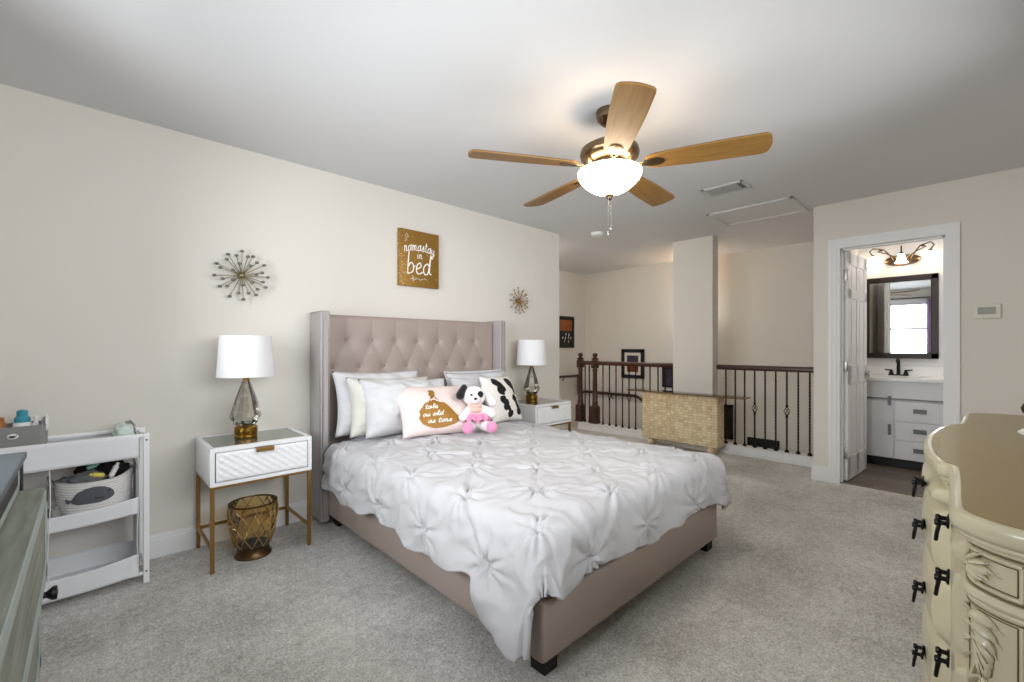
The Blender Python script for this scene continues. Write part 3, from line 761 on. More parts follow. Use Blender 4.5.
# ================================================================ NIGHTSTANDS
def nightstand(label, loc):
    t = thing('nightstand', label, 'nightstand', loc, 0, 'white and gold nightstands')
    w, d = .256, .217; z0, z1 = .452, .655
    m = MB()
    m.box((-w, -d, z0), (-w + .022, d, z1), .002); m.box((w - .022, -d, z0), (w, d, z1), .002)
    m.box((-w, -d, z0), (w, d, z0 + .02), .002); m.box((-w, d - .02, z0), (w, d, z1), .002); m.box((-w, -d, z1 - .022), (w, -d + .03, z1), .002)
    m.box((-w + .02, -d + .02, z1 - .03), (w - .02, d - .01, z1 - .010))
    m.build('case', 'white', t, smooth=0)
    MB().box((-w + .022, -d + .03, z1 - .0095), (w - .022, d - .02, z1 - .004)).build('mirrored_top', 'mirrortop', t, smooth=0)
    xa, xb, za, zb = -w + .027, w - .027, z0 + .026, z1 - .028
    def rel(u, v):
        x = xa + (xb - xa) * u; z = za + (zb - za) * v
        tri = lambda s: 1 - abs(((s / .046) % 1) * 2 - 1)
        e = min(1, min(u, 1 - u) * 40, min(v, 1 - v) * 16)
        hgt = max(tri(x + z * 1.25) ** 1.5, .0) * .6 + .4 * max(tri(x - z * 1.25), .5)
        return (x, -d - .004 - .0065 * hgt * e, z)
    m = MB(); m.grid(rel, 150, 46); m.box((xa, -d - .004, za), (xb, -d + .03, zb))
    dr = m.build('drawer', 'drawerwhite', t, smooth=25)
    m = MB(); m.box((-.045, -d - .022, zb - .001), (.045, -d + .02, zb + .004), .0015); m.box((-.045, -d - .022, zb - .019), (.045, -d - .018, zb + .004), .0015)
    m.build('pull', 'gold', dr, smooth=0)
    lw = .0095
    for sx in (-1, 1):
        for sy in (-1, 1):
            x, y = sx * (w - .012), sy * (d - .012)
            MB().box((x - lw, y - lw, 0), (x + lw, y + lw, z0), .0015).build('leg', 'gold', t, smooth=0)
    for sx in (-1, 1):
        x = sx * (w - .012); MB().box((x - .007, -d + .02, .112), (x + .007, d - .02, .128), .001).build('stretcher', 'gold', t, smooth=0)
    y = d - .012; MB().box((-w + .02, y - .007, .112), (w - .02, y + .007, .128), .001).build('stretcher', 'gold', t, smooth=0)
    m = MB()
    for sy in (-1, 1): m.box((-w + .01, sy * (d - .012) - .006, z0 - .014), (w - .01, sy * (d - .012) + .006, z0))
    for sx in (-1, 1): m.box((sx * (w - .012) - .006, -d + .01, z0 - .014), (sx * (w - .012) + .006, d - .01, z0))
    m.build('frame_rail', 'gold', t, smooth=0)
    return t
NSY = 2.967
ns = nightstand('white nightstand with gold legs left of the bed, wastebasket beneath it', (.71, NSY, 0))
dup(ns, (3.18, NSY, 0), 0, 'white nightstand right of the bed beside the wall end, mostly hidden behind the duvet')
def table_lamp(label, loc):
    t = thing('table_lamp', label, 'lamp', loc, 0, 'glass bedside lamps')
    MB().lathe([(0, 0), (.056, 0), (.060, .006), (.060, .020), (.056, .024), (.060, .03), (.060, .066), (.05, .074), (0, .076)], n=40).build('base', 'brass', t)
    n = 8; prof = [(.048, .076), (.066, .09), (.083, .125), (.080, .15), (.052, .245), (.022, .330), (.017, .342)]
    m = MB(); m.lathe(prof + [(.0, .342)], n=n); m.lathe([(0, .078)] + [(r - .006, z + .002) for r, z in prof[:-1]] + [(0, .338)], n=n)
    m.build('glass_body', 'seeded', t, smooth=0)
    MB().lathe([(0, .340), (.019, .340), (.019, .350), (.013, .354), (.013, .385), (.016, .387), (.016, .40), (0, .40)], n=20).build('neck', 'brass', t)
    m = MB(); m.tube([(0, 0, .40), (0, 0, .60)], .004, 8)
    for k in range(3):
        a = 2 * PI * k / 3; m.tube([(0, 0, .598), (.127 * math.cos(a), .127 * math.sin(a), .592)], .002, 6)
    m.lathe([(0, .598), (.006, .596), (.006, .600), (0, .602)], n=12)
    m.build('harp', 'brass', t)
    m = MB(); m.lathe([(.149, .362), (.134, .602), (.131, .602), (.146, .362)], n=56)
    m.lathe([(.146, .362), (.149, .362)], n=56)
    m.lathe([(.1495, .362), (.1505, .364), (.1495, .370)], n=56); m.lathe([(.1345, .594), (.1355, .600), (.1345, .603)], n=56)
    m.build('lamp_shade', 'shade', t, smooth=60)
    return t
ZT = .651
tl = table_lamp('white shade lamp with faceted glass body on the nightstand left of the bed', (.672, 2.985, ZT))
dup(tl, (3.118, 2.985, ZT), R(20), 'white shade glass lamp on the nightstand right of the bed, near the wall end')
o = MB().tube([(.47, 3.16, .64), (.452, 3.185, .60), (.45, 3.186, .50), (.447, 3.186, .36), (.452, 3.185, .24), (.444, 3.186, .17), (.45, 3.18, .12)], .0022, 6).build('lamp_cord', 'trim', smooth=180)
tag(o, 'thin pale lamp cord hanging behind the left nightstand', 'cord')
# ---- wastebasket
t = thing('wastebasket', 'amber lattice glass wastebasket on bronze foot under the left nightstand', 'wastebasket', (.682, 2.865, 0))
N = 96
def bas(u, v, off=0):
    a = u * 2 * PI; z = .062 + .235 * v
    r = .088 + .034 * math.sin(min(1, v * 1.15) * PI / 2) - .004 * max(0, v - .8) * 5
    k = 10; tri = lambda s: abs(((s) % 1) * 2 - 1)
    ridge = max(tri(u * k + v * 1.9), tri(u * k - v * 1.9)) ** 6
    return ((r + .0045 * ridge * (off == 0) + off) * math.cos(a), (r + .0045 * ridge * (off == 0) + off) * math.sin(a), z)
m = MB(); m.grid(lambda u, v: bas(u, v), 200, 48);
m.lathe([(0, .064), (.085, .064)], n=64); m.build('glass_bowl', 'amber', t, smooth=30, weld=.0003)
m = MB()
for s_ in (1, -1):
    for k in range(10):
        pts = [Vector(bas((k / 10 + s_ * v * .19) , v)) * 1 for v in [i / 16 for i in range(17)]]
        m.tube([(p.x * 1.012, p.y * 1.012, p.z) for p in pts], .0019, 5)
m.build('lattice', 'amberridge', t)
MB().lathe([(.118, .294), (.124, .296), (.124, .302), (.118, .304), (.116, .299), (.118, .294)], n=64).build('rim', 'bronze', t)
MB().lathe([(0, 0), (.094, 0), (.095, .006), (.090, .012), (.082, .03), (.080, .05), (.088, .062), (.080, .064), (0, .064)], n=64).build('foot', 'bronze', t)

# ================================================================ WALL DECOR
def sunburst(label, c, rad, wire, bead, br, seed):
    random.seed(seed)
    t = thing('sunburst_ornament', label, 'wall ornament', (c[0], HW - .001, c[1]), 0, 'sunburst wall ornaments')
    m = MB(); m.sphere((0, -.03, 0), .017, 14, 10); m.lathe([(0, 0), (.02, 0), (.018, .012), (0, .03)], axis='Y', mtx=Matrix.Rotation(PI, 4, 'Z'), n=16)
    m.build('hub', wire, t)
    k = 0
    for rr, n, dep in ((1, 12, .035), (.80, 12, .055), (.45, 7, .085)):
        for i in range(n):
            a = 2 * PI * (i + (.5 if rr == .80 else .1)) / n + random.uniform(-.06, .06); q = rr * rad * random.uniform(.94, 1.04)
            tip = Vector((q * math.cos(a), -dep, q * math.sin(a)))
            sp = MB().tube([(0, -.03, 0), tip], .0022, 6).build('spoke', wire, t)
            MB().sphere(tip, (br, br, br * .72), 10, 7).build('bead', bead, sp, smooth=180)
    return t
sunburst('silvery sunburst ornament with grey beads on the wall above the left nightstand', (.69, 1.635), .148, 'silverwire', 'silverbead', .0125, 3)
sunburst('gold sunburst ornament on the wall above the right lamp', (3.125, 1.65), .128, 'goldwire', 'goldwire', .009, 4)
# gold canvas
t = thing('canvas_art', 'gold canvas with white script hanging above the bed', 'wall art', (1.785, HW, 1.682))
cw, chh = .375, .458
MB().box((0, -.036, 0), (cw, -.001, chh), .004).build('canvas', 'goldcanvas', t)
fc = lambda a, b: Vector((a, -.0375, b))
ls, _ = script('namastay', .038, .275, .044, .80, .12, arch=lambda X: .020 * math.sin((X - .04) / .30 * PI)); strokes(ls, fc, .0040, None, .4).build('script_lettering', 'whiteprint', t, smooth=180)
ls, _ = script('in', .155, .232, .034, 1.1); strokes(ls, fc, .0030, None, .4).build('script_lettering', 'whiteprint', t, smooth=180)
ls, _ = script('bed', .065, .105, .092, .92, .08); strokes(ls, fc, .0058, None, .4).build('script_lettering', 'whiteprint', t, smooth=180)
strokes([[(.10, .055), (.13, .075), (.12, .045), (.16, .068), (.19, .055), (.23, .072), (.26, .06)], [(.12, .09), (.125, .04)]], fc, .002, None, .4).build('script_lettering', 'whiteprint', t, smooth=180)
strokes([[(.05, .395), (.065, .425), (.08, .40), (.06, .385), (.05, .36), (.072, .372)]], fc, .002, None, .4).build('script_lettering', 'whiteprint', t, smooth=180)
random.seed(11); m = MB()
for _ in range(70):
    x = random.choice((random.uniform(.008, .06), random.uniform(.0, cw))) ; z = random.uniform(.01, chh - .01)
    m.box((x, -.0372, z), (min(x + random.uniform(.003, .008), cw), -.0355, z + random.uniform(.003, .008)))
for _ in range(30):
    z = random.uniform(.01, chh - .02); y = random.uniform(-.034, -.008); m.box((-.001, y, z), (.001, y + .006, z + .008))
m.build('gold_flecks', 'flecks', t, smooth=0)

# ================================================================ CEILING FAN
fan = thing('ceiling_fan', 'five blade oak ceiling fan with lit frosted bowl above the bed', 'ceiling fan', (FAN[0], FAN[1], CH))
MB().lathe([(0, 0), (.070, 0), (.072, -.012), (.066, -.045), (.04, -.07), (.02, -.078), (0, -.078)], n=36).build('canopy', 'fanbronze', fan)
MB().lathe([(0, -.07), (.0125, -.07), (.0125, -.17), (.022, -.175), (.026, -.19), (0, -.19)], n=20).build('downrod', 'fanbronze', fan)
MB().lathe([(0, -.16), (.05, -.165), (.11, -.18), (.15, -.205), (.156, -.23), (.15, -.25), (.125, -.27), (.10, -.285), (.098, -.30), (.115, -.308), (.12, -.318), (0, -.32)], n=48).build('motor_housing', 'fanbronze', fan)
PH = .0945; BZ = -.298; PITCH = R(-11)
def blade_poly():
    L0, L1 = .185, .742; top = []; bot = []; n = 40
    for i in range(n + 1):
        s_ = i / n; r = L0 + (L1 - L0) * s_
        w = .055 + .022 * math.sin(min(1, s_ / .8) * PI / 2)
        if s_ < .10: w *= math.sqrt(max(.15, 1 - ((.10 - s_) / .10) ** 2 * .7))
        if s_ > .95: w *= .80 + .20 * math.sqrt(max(0, 1 - ((s_ - .95) / .05) ** 2))
        top.append((r, w)); bot.append((r, -w))
    w = top[-1][1]; cap = [(L1 + .012 * math.cos(t * PI / 2), w * t) for t in (-.8, -.4, 0, .4, .8)]
    return bot + cap + top[::-1]
for k in range(5):
    T = Matrix.Rotation(PH + k * 2 * PI / 5, 4, 'Z') @ Matrix.Translation((0, 0, BZ)) @ Matrix.Rotation(PITCH, 4, 'X')
    b = MB().prism(blade_poly(), -.004, .0025).build('blade', 'oak', fan, smooth=30); b.matrix_local = T
    MB().prism(blade_poly(), .0026, .0055).build('edge', 'bladeedge', b, smooth=30)
    m = MB()
    m.prism([(.085, -.016), (.16, -.014), (.20, -.030), (.245, -.034), (.27, -.022), (.28, 0), (.27, .022), (.245, .034), (.20, .030), (.16, .014), (.085, .016)], -.0085, -.0045, .001)
    m.tube([(.075, 0, -.006), (.12, 0, -.016), (.17, 0, -.008)], [.011, .012, .010], 10, flat=.6)
    m.build('blade_iron', 'fanbronze', b)
MB().lathe([(.0, -.316), (.075, -.316), (.078, -.33), (.075, -.345), (0, -.346)], n=40).build('light_kit', 'brass', fan)
prof = smooth_profile([(.166, -.332), (.163, -.348), (.148, -.372), (.122, -.397), (.088, -.420), (.05, -.434), (.0, -.440)])
m = MB(); m.lathe([(.150, -.326), (.163, -.322), (.168, -.328)] + prof[:-1] + [(.0, -.440)], n=56)
m.build('glass_bowl', 'bowl', fan, smooth=60)
MB().lathe([(0, -.442), (.022, -.443), (.024, -.45), (.014, -.456), (.012, -.466), (.006, -.472), (0, -.474)], n=20).build('finial', 'fanbronze', fan)
for dx, ln in ((-.012, .165), (.012, .13)):
    m = MB()
    n = int(ln / .0045)
    m.tube([(dx, 0, -.468), (dx, 0, -.468 - ln)], .0011, 5)
    for i in range(0, n, 2): m.sphere((dx, 0, -.468 - i * .0045), .0024, 8, 6)
    m.lathe([(0, 0), (.005, -.004), (.007, -.018), (.004, -.03), (0, -.032)], (dx, 0, -.468 - ln), n=12)
    m.build('pull_chain', 'crystal', fan)

# ---- ceiling fittings
t = thing('air_vent', 'rectangular slatted air vent set in the ceiling beyond the fan', 'vent', (3.635, 1.355, CH))
m = MB()
X, Y_ = .105, .155
for lo, hi in (((-X, -Y_, -.012), (-X + .022, Y_, 0)), ((X - .022, -Y_, -.012), (X, Y_, 0)), ((-X, -Y_, -.012), (X, -Y_ + .022, 0)), ((-X, Y_ - .022, -.012), (X, Y_, 0))): m.box(lo, hi, .003)
m.build('frame', 'vent', t, smooth=0)
MB().box((-X + .02, -Y_ + .02, -.002), (X - .02, Y_ - .02, -.0005)).build('duct_shade', 'ventdark', t, smooth=0)  # flat dark sheet, the duct's inner shade given as colour
for k in range(9):
    x = -X + .032 + k * .0178
    MB().box((-.009, -Y_ + .055, -.0006), (.009, Y_ - .02, .0006), 0, Matrix.Translation((x, 0, -.0075)) @ Matrix.Rotation(R(28), 4, 'Y')).build('slat', 'ventgrey', t, smooth=0)
for k in range(2): MB().box((-X + .02, -Y_ + .024 + k * .014, -.010), (X - .02, -Y_ + .027 + k * .014, -.002)).build('slat', 'ventgrey', t, smooth=0)
t = thing('attic_hatch', 'flat white attic hatch panel in the ceiling beside the air vent', 'hatch', (4.48, 1.40, CH))
MB().box((-.235, -.33, -.006), (.235, .33, 0)).build('panel', 'ceil', t, smooth=0)
m = MB()
for lo, hi in (((-.26, -.355, -.014), (-.235, .355, 0)), ((.235, -.355, -.014), (.26, .355, 0)), ((-.26, -.355, -.014), (.26, -.33, 0)), ((-.26, .33, -.014), (.26, .355, 0))): m.box(lo, hi, .002)
m.build('trim', 'ceil', t, smooth=0)
t = thing('smoke_detector', 'round white smoke detector on the ceiling near the wall end', 'smoke detector', (4.04, 2.87, CH))
MB().lathe([(0, 0), (.068, 0), (.068, -.012), (0, -.012)], n=40).build('base', 'trim', t)
MB().lathe([(.064, -.012), (.06, -.026), (.045, -.036), (0, -.04)], n=40).build('cover', 'trim', t)

# ================================================================ STAIR RAILINGS
def twist_bar(m, x, y, z0, z1, r=.0072, turns=10, plain=.12):
    n = 70; vs_ = []; fs = []
    for i in range(n + 1):
        t = i / n; z = z0 + (z1 - z0) * t
        f_ = min(1, max(0, (t - plain) / (1 - 2 * plain))); a0 = f_ * turns * PI
        for k in range(4):
            a = a0 + PI / 4 + k * PI / 2; vs_.append((x + r * 1.3 * math.cos(a), y + r * 1.3 * math.sin(a), z))
    for i in range(n):
        for k in range(4): fs.append((i * 4 + k, i * 4 + (k + 1) % 4, i * 4 + 4 + (k + 1) % 4, i * 4 + 4 + k))
    m._add(vs_, fs)
def shoe(m, x, y, z):
    m.lathe([(0, z), (.022, z), (.022, z + .008), (.013, z + .026), (.010, z + .028)], (x, y, 0), n=4, mtx=None)
def baluster(y, par, basket):
    m = MB()
    if basket:
        zc = .52; twist_bar(m, RX, y, .1, zc - .05, turns=5, plain=.15); twist_bar(m, RX, y, zc + .05, .935, turns=5, plain=.15)
        for s_ in (-1, 1): m.lathe([(0, -.012), (.011, -.012), (.013, 0), (.011, .012), (0, .012)], (RX, y, zc + s_ * .055), n=12)
    else: twist_bar(m, RX, y, .1, .935)
    shoe(m, RX, y, .1)
    b = m.build('baluster', 'iron', par, True, smooth=30)
    if basket:
        m = MB()
        for k in range(4):
            m.tube([(RX + .026 * math.sin(PI * i / 12) * math.cos(k * PI / 2 + i / 12 * PI), y + .026 * math.sin(PI * i / 12) * math.sin(k * PI / 2 + i / 12 * PI), .47 + .10 * i / 12) for i in range(13)], .0035, 6)
        m.build('basket_twist', 'iron', b, True)
def handrail(a, b, par):
    prof = [(-.022, .93), (.022, .93), (.024, .942), (.031, .948), (.032, .968), (.026, .980), (.012, .986), (-.012, .986), (-.026, .980), (-.032, .968), (-.031, .948), (-.024, .942)]
    m = MB(); n = len(prof)
    m._add([(RX + x, y, z) for y in (a, b) for x, z in prof], [(i, (i + 1) % n, n + (i + 1) % n, n + i) for i in range(n)] + [tuple(range(n)), tuple(range(2 * n - 1, n - 1, -1))])
    m.build('handrail', 'wood', par, True, smooth=40)
rl = thing('stair_railing', 'dark wood and twisted iron railing between the pillar and the bathroom door wall', 'railing', (RX, 1.5, .1), 0, 'stair railings')
handrail(1.0, 2.035, rl)
for i, y in enumerate((1.943, 1.843, 1.745, 1.644, 1.542, 1.441, 1.339, 1.238, 1.138)): baluster(y, rl, i in (3, 6))
rl = thing('stair_railing', 'dark wood and twisted iron railing left of the pillar, ending in two carved newel posts', 'railing', (RX, 3.2, .1), 0, 'stair railings')
handrail(2.50, 3.97, rl)
for i, y in enumerate((3.905, 3.83, 3.597, 3.49, 3.385, 3.283, 3.184, 3.084, 2.978, 2.879, 2.768, 2.674, 2.575)): baluster(y, rl, i in (3, 6, 9))
for y in (3.99, 3.732):
    m = MB(); m.box((RX - .052, y - .052, .1), (RX + .052, y + .052, .34), .004)
    m.lathe([(.052, .34), (.048, .36), (.036, .375), (.044, .39), (.036, .41), (.034, .60), (.03, .80), (.032, .84), (.042, .85), (.034, .865), (.03, .88)], (RX, y, 0), n=24)
    m.box((RX - .045, y - .045, .88), (RX + .045, y + .045, 1.0), .02)
    m.lathe([(.03, .995), (.052, 1.01), (.054, 1.02), (.03, 1.03), (.022, 1.04), (.036, 1.06), (.038, 1.075), (.026, 1.095), (0, 1.102)], (RX, y, 0), n=24)
    m.box((RX - .058, y - .058, .1), (RX + .058, y + .058, .125), .004)
    m.build('newel_post', 'wood', rl, True, smooth=35)
# wall handrail round the stairs
t = thing('stair_handrail', 'dark wooden handrail fixed to the stairwell walls, dropping down the stairs', 'handrail', (BW, SY, .42))
m = MB(); r = .024
m.tube([(4.6, SY - .06, .70), (5.95, SY - .06, .70)], r, 12, flat=.8); m.tube([(5.97, SY - .06, .725), (5.97, SY - .06, .40)], .026, 12)
m.tube([(5.97, SY - .06, .42), (BW - .08, SY - .06, .42), (BW - .06, SY - .10, .42), (BW - .06, 3.66, .42), (BW - .06, 3.58, .39), (BW - .06, 1.3, -1.35)], r, 12)
m.build('rail', 'wood', t, True)
for p, q in (((5.0, SY - .06, .70), (5.0, SY, .64)), ((5.6, SY - .06, .70), (5.6, SY, .64)), ((BW - .06, 4.1, .40), (BW, 4.1, .34)), ((BW - .06, 3.2, .10), (BW, 3.2, .04)), ((BW - .06, 2.0, -.84), (BW, 2.0, -.9))):
    MB().tube([p, ((p[0] + q[0]) / 2, (p[1] + q[1]) / 2, q[2]), q], .007, 8).build('bracket', 'iron', t, True)

# ================================================================ PICTURES
def picture(name, label, loc, w, h, rz, border, matw, art, group='framed pictures in the stairwell'):
    """hangs on a wall; local face looks to -Y"""
    t = thing(name, label, 'picture', loc, rz, group)
    m = MB()
    for lo, hi in (((-w / 2, -.025, -h / 2), (-w / 2 + border, 0, h / 2)), ((w / 2 - border, -.025, -h / 2), (w / 2, 0, h / 2)), ((-w / 2, -.025, h / 2 - border), (w / 2, 0, h / 2)), ((-w / 2, -.025, -h / 2), (w / 2, 0, -h / 2 + border))): m.box(lo, hi, .003)
    m.build('frame', 'blackframe', t, smooth=0)
    if matw: MB().box((-w / 2 + border * .8, -.014, -h / 2 + border * .8), (w / 2 - border * .8, -.004, h / 2 - border * .8)).build('mat_board', 'mat_', t, smooth=0)
    g = border + matw
    pr = MB().box((-w / 2 + g, -.016, -h / 2 + g), (w / 2 - g, -.005, h / 2 - g)).build('print', art, t, smooth=0)
    return t, pr
XB_ = BW - .001
t, pr = picture('framed_picture', 'black framed print with white mat and rust red image behind the left railing', (XB_, 3.735, .92), .40, .46, R(-90), .055, .045, 'art1')
MB().box((-.10, -.0175, .02), (.10, -.0155, .13)).build('print_block', 'art3', pr, smooth=0)
picture('framed_picture', 'dark framed picture half hidden behind the left edge of the pillar', (XB_, 3.10, .735), .27, .30, R(-90), .03, 0, 'art3')
picture('framed_picture', 'plain black framed picture low on the stair wall just right of the stone console', (XB_, 2.36, .18), .26, .46, R(-90), .035, 0, 'darkart')
picture('framed_picture', 'small wide black framed picture seen low through the right railing balusters', (XB_, 1.865, -.045), .37, .12, R(-90), .026, 0, 'darkart')
t, pr = picture('framed_poster', 'black poster with amber image and white lettering on the wall past the bed wall end', (5.69, SY - .001, 1.43), .42, .52, 0, .03, 0, 'darkart')
MB().box((-.15, -.018, .02), (.15, -.0155, .20)).build('poster_image', 'art2', pr, smooth=0)
m = MB()
for x, z, q in ((-.02, -.05, 'a'), (.06, -.05, 'y'), (-.10, -.11, 'o'), (-.03, -.11, 'n'), (.05, -.11, 'e'), (.11, -.11, 's'), (-.05, -.17, 't'), (.05, -.17, 'o')):
    ls, _ = script(q, x, z, .03); strokes(ls, lambda a, b: Vector((a, -.017, b)), .003, m, .4)
m.build('poster_lettering', 'whiteprint', pr, smooth=180)

# ---- sconce on the stairwell wall behind the pillar (its glow shows beside the pillar)
t = thing('wall_sconce', 'lit stairwell wall sconce hidden behind the white pillar', 'wall light', (BW, 2.72, 1.72))
MB().box((BW - .02, 2.67, 1.62), (BW, 2.77, 1.82), .006).build('backplate', 'brass', t, True)
MB().lathe([(.02, 1.64), (.06, 1.68), (.075, 1.76), (.078, 1.84), (.074, 1.84), (.07, 1.76), (.056, 1.69), (.0, 1.65)], (BW - .10, 2.72, 0), n=28).build('glass_shade', 'sconce', t, True)
MB().tube([(BW - .01, 2.72, 1.66), (BW - .06, 2.72, 1.62), (BW - .10, 2.72, 1.65)], .008, 8).build('arm', 'brass', t, True)

# ================================================================ STONE CONSOLE
t = thing('console_table', 'stone clad console table with tinted glass top in front of the pillar', 'console table', (4.96, 2.36, 0))
CX0, CX1, CY0, CY1 = 4.865, 5.05, 1.905, 2.80
m = MB(); b = bmesh.new()
m.box((CX0, CY0, .095), (CX1, CY1, .648), .01, seg=3)
m.build('body', 'stone', t, True)
for y in (CY0 + .09, CY1 - .09):
    for x in (CX0 + .05, CX1 - .05):
        MB().sphere((x, y, .05), (.043, .043, .05), 20, 14).build('ball_foot', 'foot', t, True, smooth=180)
def rrect(x0, y0, x1, y1, r, n=6):
    p = []
    for cx_, cy_, a0 in ((x1 - r, y1 - r, 0), (x0 + r, y1 - r, 90), (x0 + r, y0 + r, 180), (x1 - r, y0 + r, 270)):
        for i in range(n + 1): a = R(a0 + 90 * i / n); p.append((cx_ + r * math.cos(a), cy_ + r * math.sin(a)))
    return p
MB().prism(rrect(4.80, 1.62, 5.055, 3.00, .07), .649, .660, .001).build('glass_top', 'tglass', t, True, smooth=20)
MB().tube([(*p, .6545) for p in rrect(4.80, 1.62, 5.055, 3.00, .07)], .0035, 6, closed=True).build('glass_edge', mat('glass_edge', (140, 110, 60), .2), t, True)

# ---- thermostat
t = thing('thermostat', 'ivory wall thermostat with grey display right of the bathroom doorway', 'thermostat', (DW, -.062, 1.445))
MB().box((-.024, -.066, -.052), (-.001, .066, .052), .006).build('housing', 'plastic', t)
MB().box((-.0255, -.042, -.022), (-.022, .048, .030), .001).build('display', 'lcd', t, smooth=0)
m = MB()
for k in range(3): m.box((-.026, -.035 + k * .03, -.042), (-.022, -.020 + k * .03, -.034), .001)
m.build('button', 'plastic', t, smooth=0)

# ================================================================ BATHROOM
VX = 5.68
t = thing('bathroom_vanity', 'white bathroom vanity with sliding door and three drawers, seen through the doorway', 'vanity', (5.95, .4, .004))
m = MB(); m.box((VX + .02, -.25, .095), (BW, .895, .85)); m.box((VX + .005, -.25, .665), (VX + .03, .895, .85), .002); m.build('case', 'vanity', t, True, smooth=0)
MB().box((VX + .06, -.24, .004), (BW - .02, .89, .095)).build('toe_kick', 'black', t, True, smooth=0)
MB().box((VX - .004, -.25, .672), (VX + .006, .895, .686)).build('sliding_track', 'grey', t, True, smooth=0)
d = MB().box((VX, .55, .10), (VX + .019, .893, .658), .003).build('door', 'vanity', t, True, smooth=0)
MB().box((VX - .008, .566, .615), (VX + .001, .592, .705), .001).build('track_hanger', 'grey', d, True, smooth=0)
MB().box((VX - .012, .566, .325), (VX, .590, .43), .003).build('handle', 'grey', d, True, smooth=0)
for z0, z1 in ((.468, .658), (.284, .458), (.10, .274)):
    d = MB().box((VX, .02, z0), (VX + .019, .535, z1), .003).build('drawer', 'vanity', t, True, smooth=0)
    zm = (z0 + z1) / 2 + .01
    MB().box((VX - .010, .312, zm - .021), (VX, .405, zm + .021), .003).build('handle', 'grey', d, True, smooth=0)
m = MB(); m.box((VX - .02, -.26, .85), (BW, .899, .885), .006); m.box((BW - .02, -.26, .885), (BW, .899, .98), .003)
ct = m.build('counter', 'counter', t, True, smooth=0)
MB().lathe([(.16, .002), (.155, .004), (.14, -.002), (.0, -.003)], (5.93, .55, .885), n=36, sx=.85, sy=1.25).build('basin', 'counter', ct, True)
t = thing('faucet', 'black two handle faucet on the white bathroom counter', 'faucet', (6.10, .55, .885))
m = MB(); m.box((-.028, -.08, 0), (.028, .08, .016), .006); m.tube([(0, 0, .01), (0, 0, .15), (-.02, 0, .175), (-.06, 0, .178), (-.11, 0, .16), (-.115, 0, .14)], [.017, .014, .013, .013, .012, .012], 12)
m.build('spout', 'black', t)
for s_ in (-1, 1):
    m = MB(); m.lathe([(0, .015), (.022, .015), (.019, .03), (.012, .05), (.014, .062), (0, .066)], (0, s_ * .058, 0), n=16); m.tube([(0, s_ * .058, .058), (-.01, s_ * .11, .064)], [.008, .006], 8)
    m.build('handle', 'black', t)
t = thing('soap_dish', 'small white dish at the left end of the bathroom counter', 'dish', (5.80, .80, .885))
MB().lathe([(0, 0), (.03, 0), (.045, .015), (.042, .016), (.028, .005), (0, .005)], n=24).build('bowl', 'counter', t)
t = thing('wall_mirror', 'espresso framed bathroom mirror reflecting the bright window', 'mirror', (BW, .552, 1.5))
y0, y1, z0, z1, fw = .252, .857, 1.065, 1.935, .058
m = MB()
for lo, hi in (((BW - .03, y0, z0), (BW - .001, y0 + fw, z1)), ((BW - .03, y1 - fw, z0), (BW - .001, y1, z1)), ((BW - .03, y0, z0), (BW - .001, y1, z0 + fw)), ((BW - .03, y0, z1 - fw), (BW - .001, y1, z1))): m.box(lo, hi, .006)
m.build('frame', 'espresso', t, True, smooth=0)
MB().box((BW - .012, y0 + fw * .8, z0 + fw * .8), (BW - .002, y1 - fw * .8, z1 - fw * .8)).build('mirror_glass', 'mirror', t, True, smooth=0)
t = thing('vanity_light', 'brass three light fixture with scrolled arms above the bathroom mirror', 'light fixture', (BW, .53, 2.10))
m = MB(); m.lathe([(0, .03), (.125, .03), (.145, .018), (.15, 0)], n=40, sy=1.0, sx=.38, mtx=Matrix.Translation((BW, .53, 2.105)) @ Matrix.Rotation(R(-90), 4, 'Y'))
bp_ = m.build('backplate', 'fanbronze', t, True)
def bell(m, y, x, z): m.lathe([(.018, 0), (.026, -.015), (.034, -.045), (.040, -.075), (.056, -.095), (.052, -.095), (.036, -.073), (.0, -.010)], (x, y, z), n=24)
for y, sd in ((.53, 0), (.76, 1), (.31, -1)):
    x = BW - .10; m = MB()
    if sd: pts = [(BW - .025, .53 + sd * .07, 2.11), (BW - .04, .53 + sd * .10, 2.17), (x + .02, .53 + sd * .145, 2.225), (x, y, 2.245), (x, y + sd * .03, 2.215), (x, y + sd * .012, 2.185), (x, y, 2.16)]
    else: pts = [(BW - .025, y, 2.11), (x + .03, y, 2.13), (x, y, 2.24), (x, y, 2.16)]
    m.tube(pts, .0065, 8)
    if sd: m.tube([(BW - .03, .53 + sd * .04, 2.13), (x + .04, .53 + sd * .12, 2.18), (x, .53 + sd * .19, 2.205), (x, .53 + sd * .17, 2.225)], .005, 8); m.sphere((x, .53 + sd * .165, 2.215), (.008, .018, .010), 10, 8)
    m.lathe([(0, .0), (.012, 0), (.022, -.018), (.020, -.022), (0, -.022)], (x, y, 2.175), n=16)
    a = m.build('arm', 'fanbronze', t, True)
    m = MB(); bell(m, y, x, 2.160); m.build('glass_shade', 'bulb', a, True)
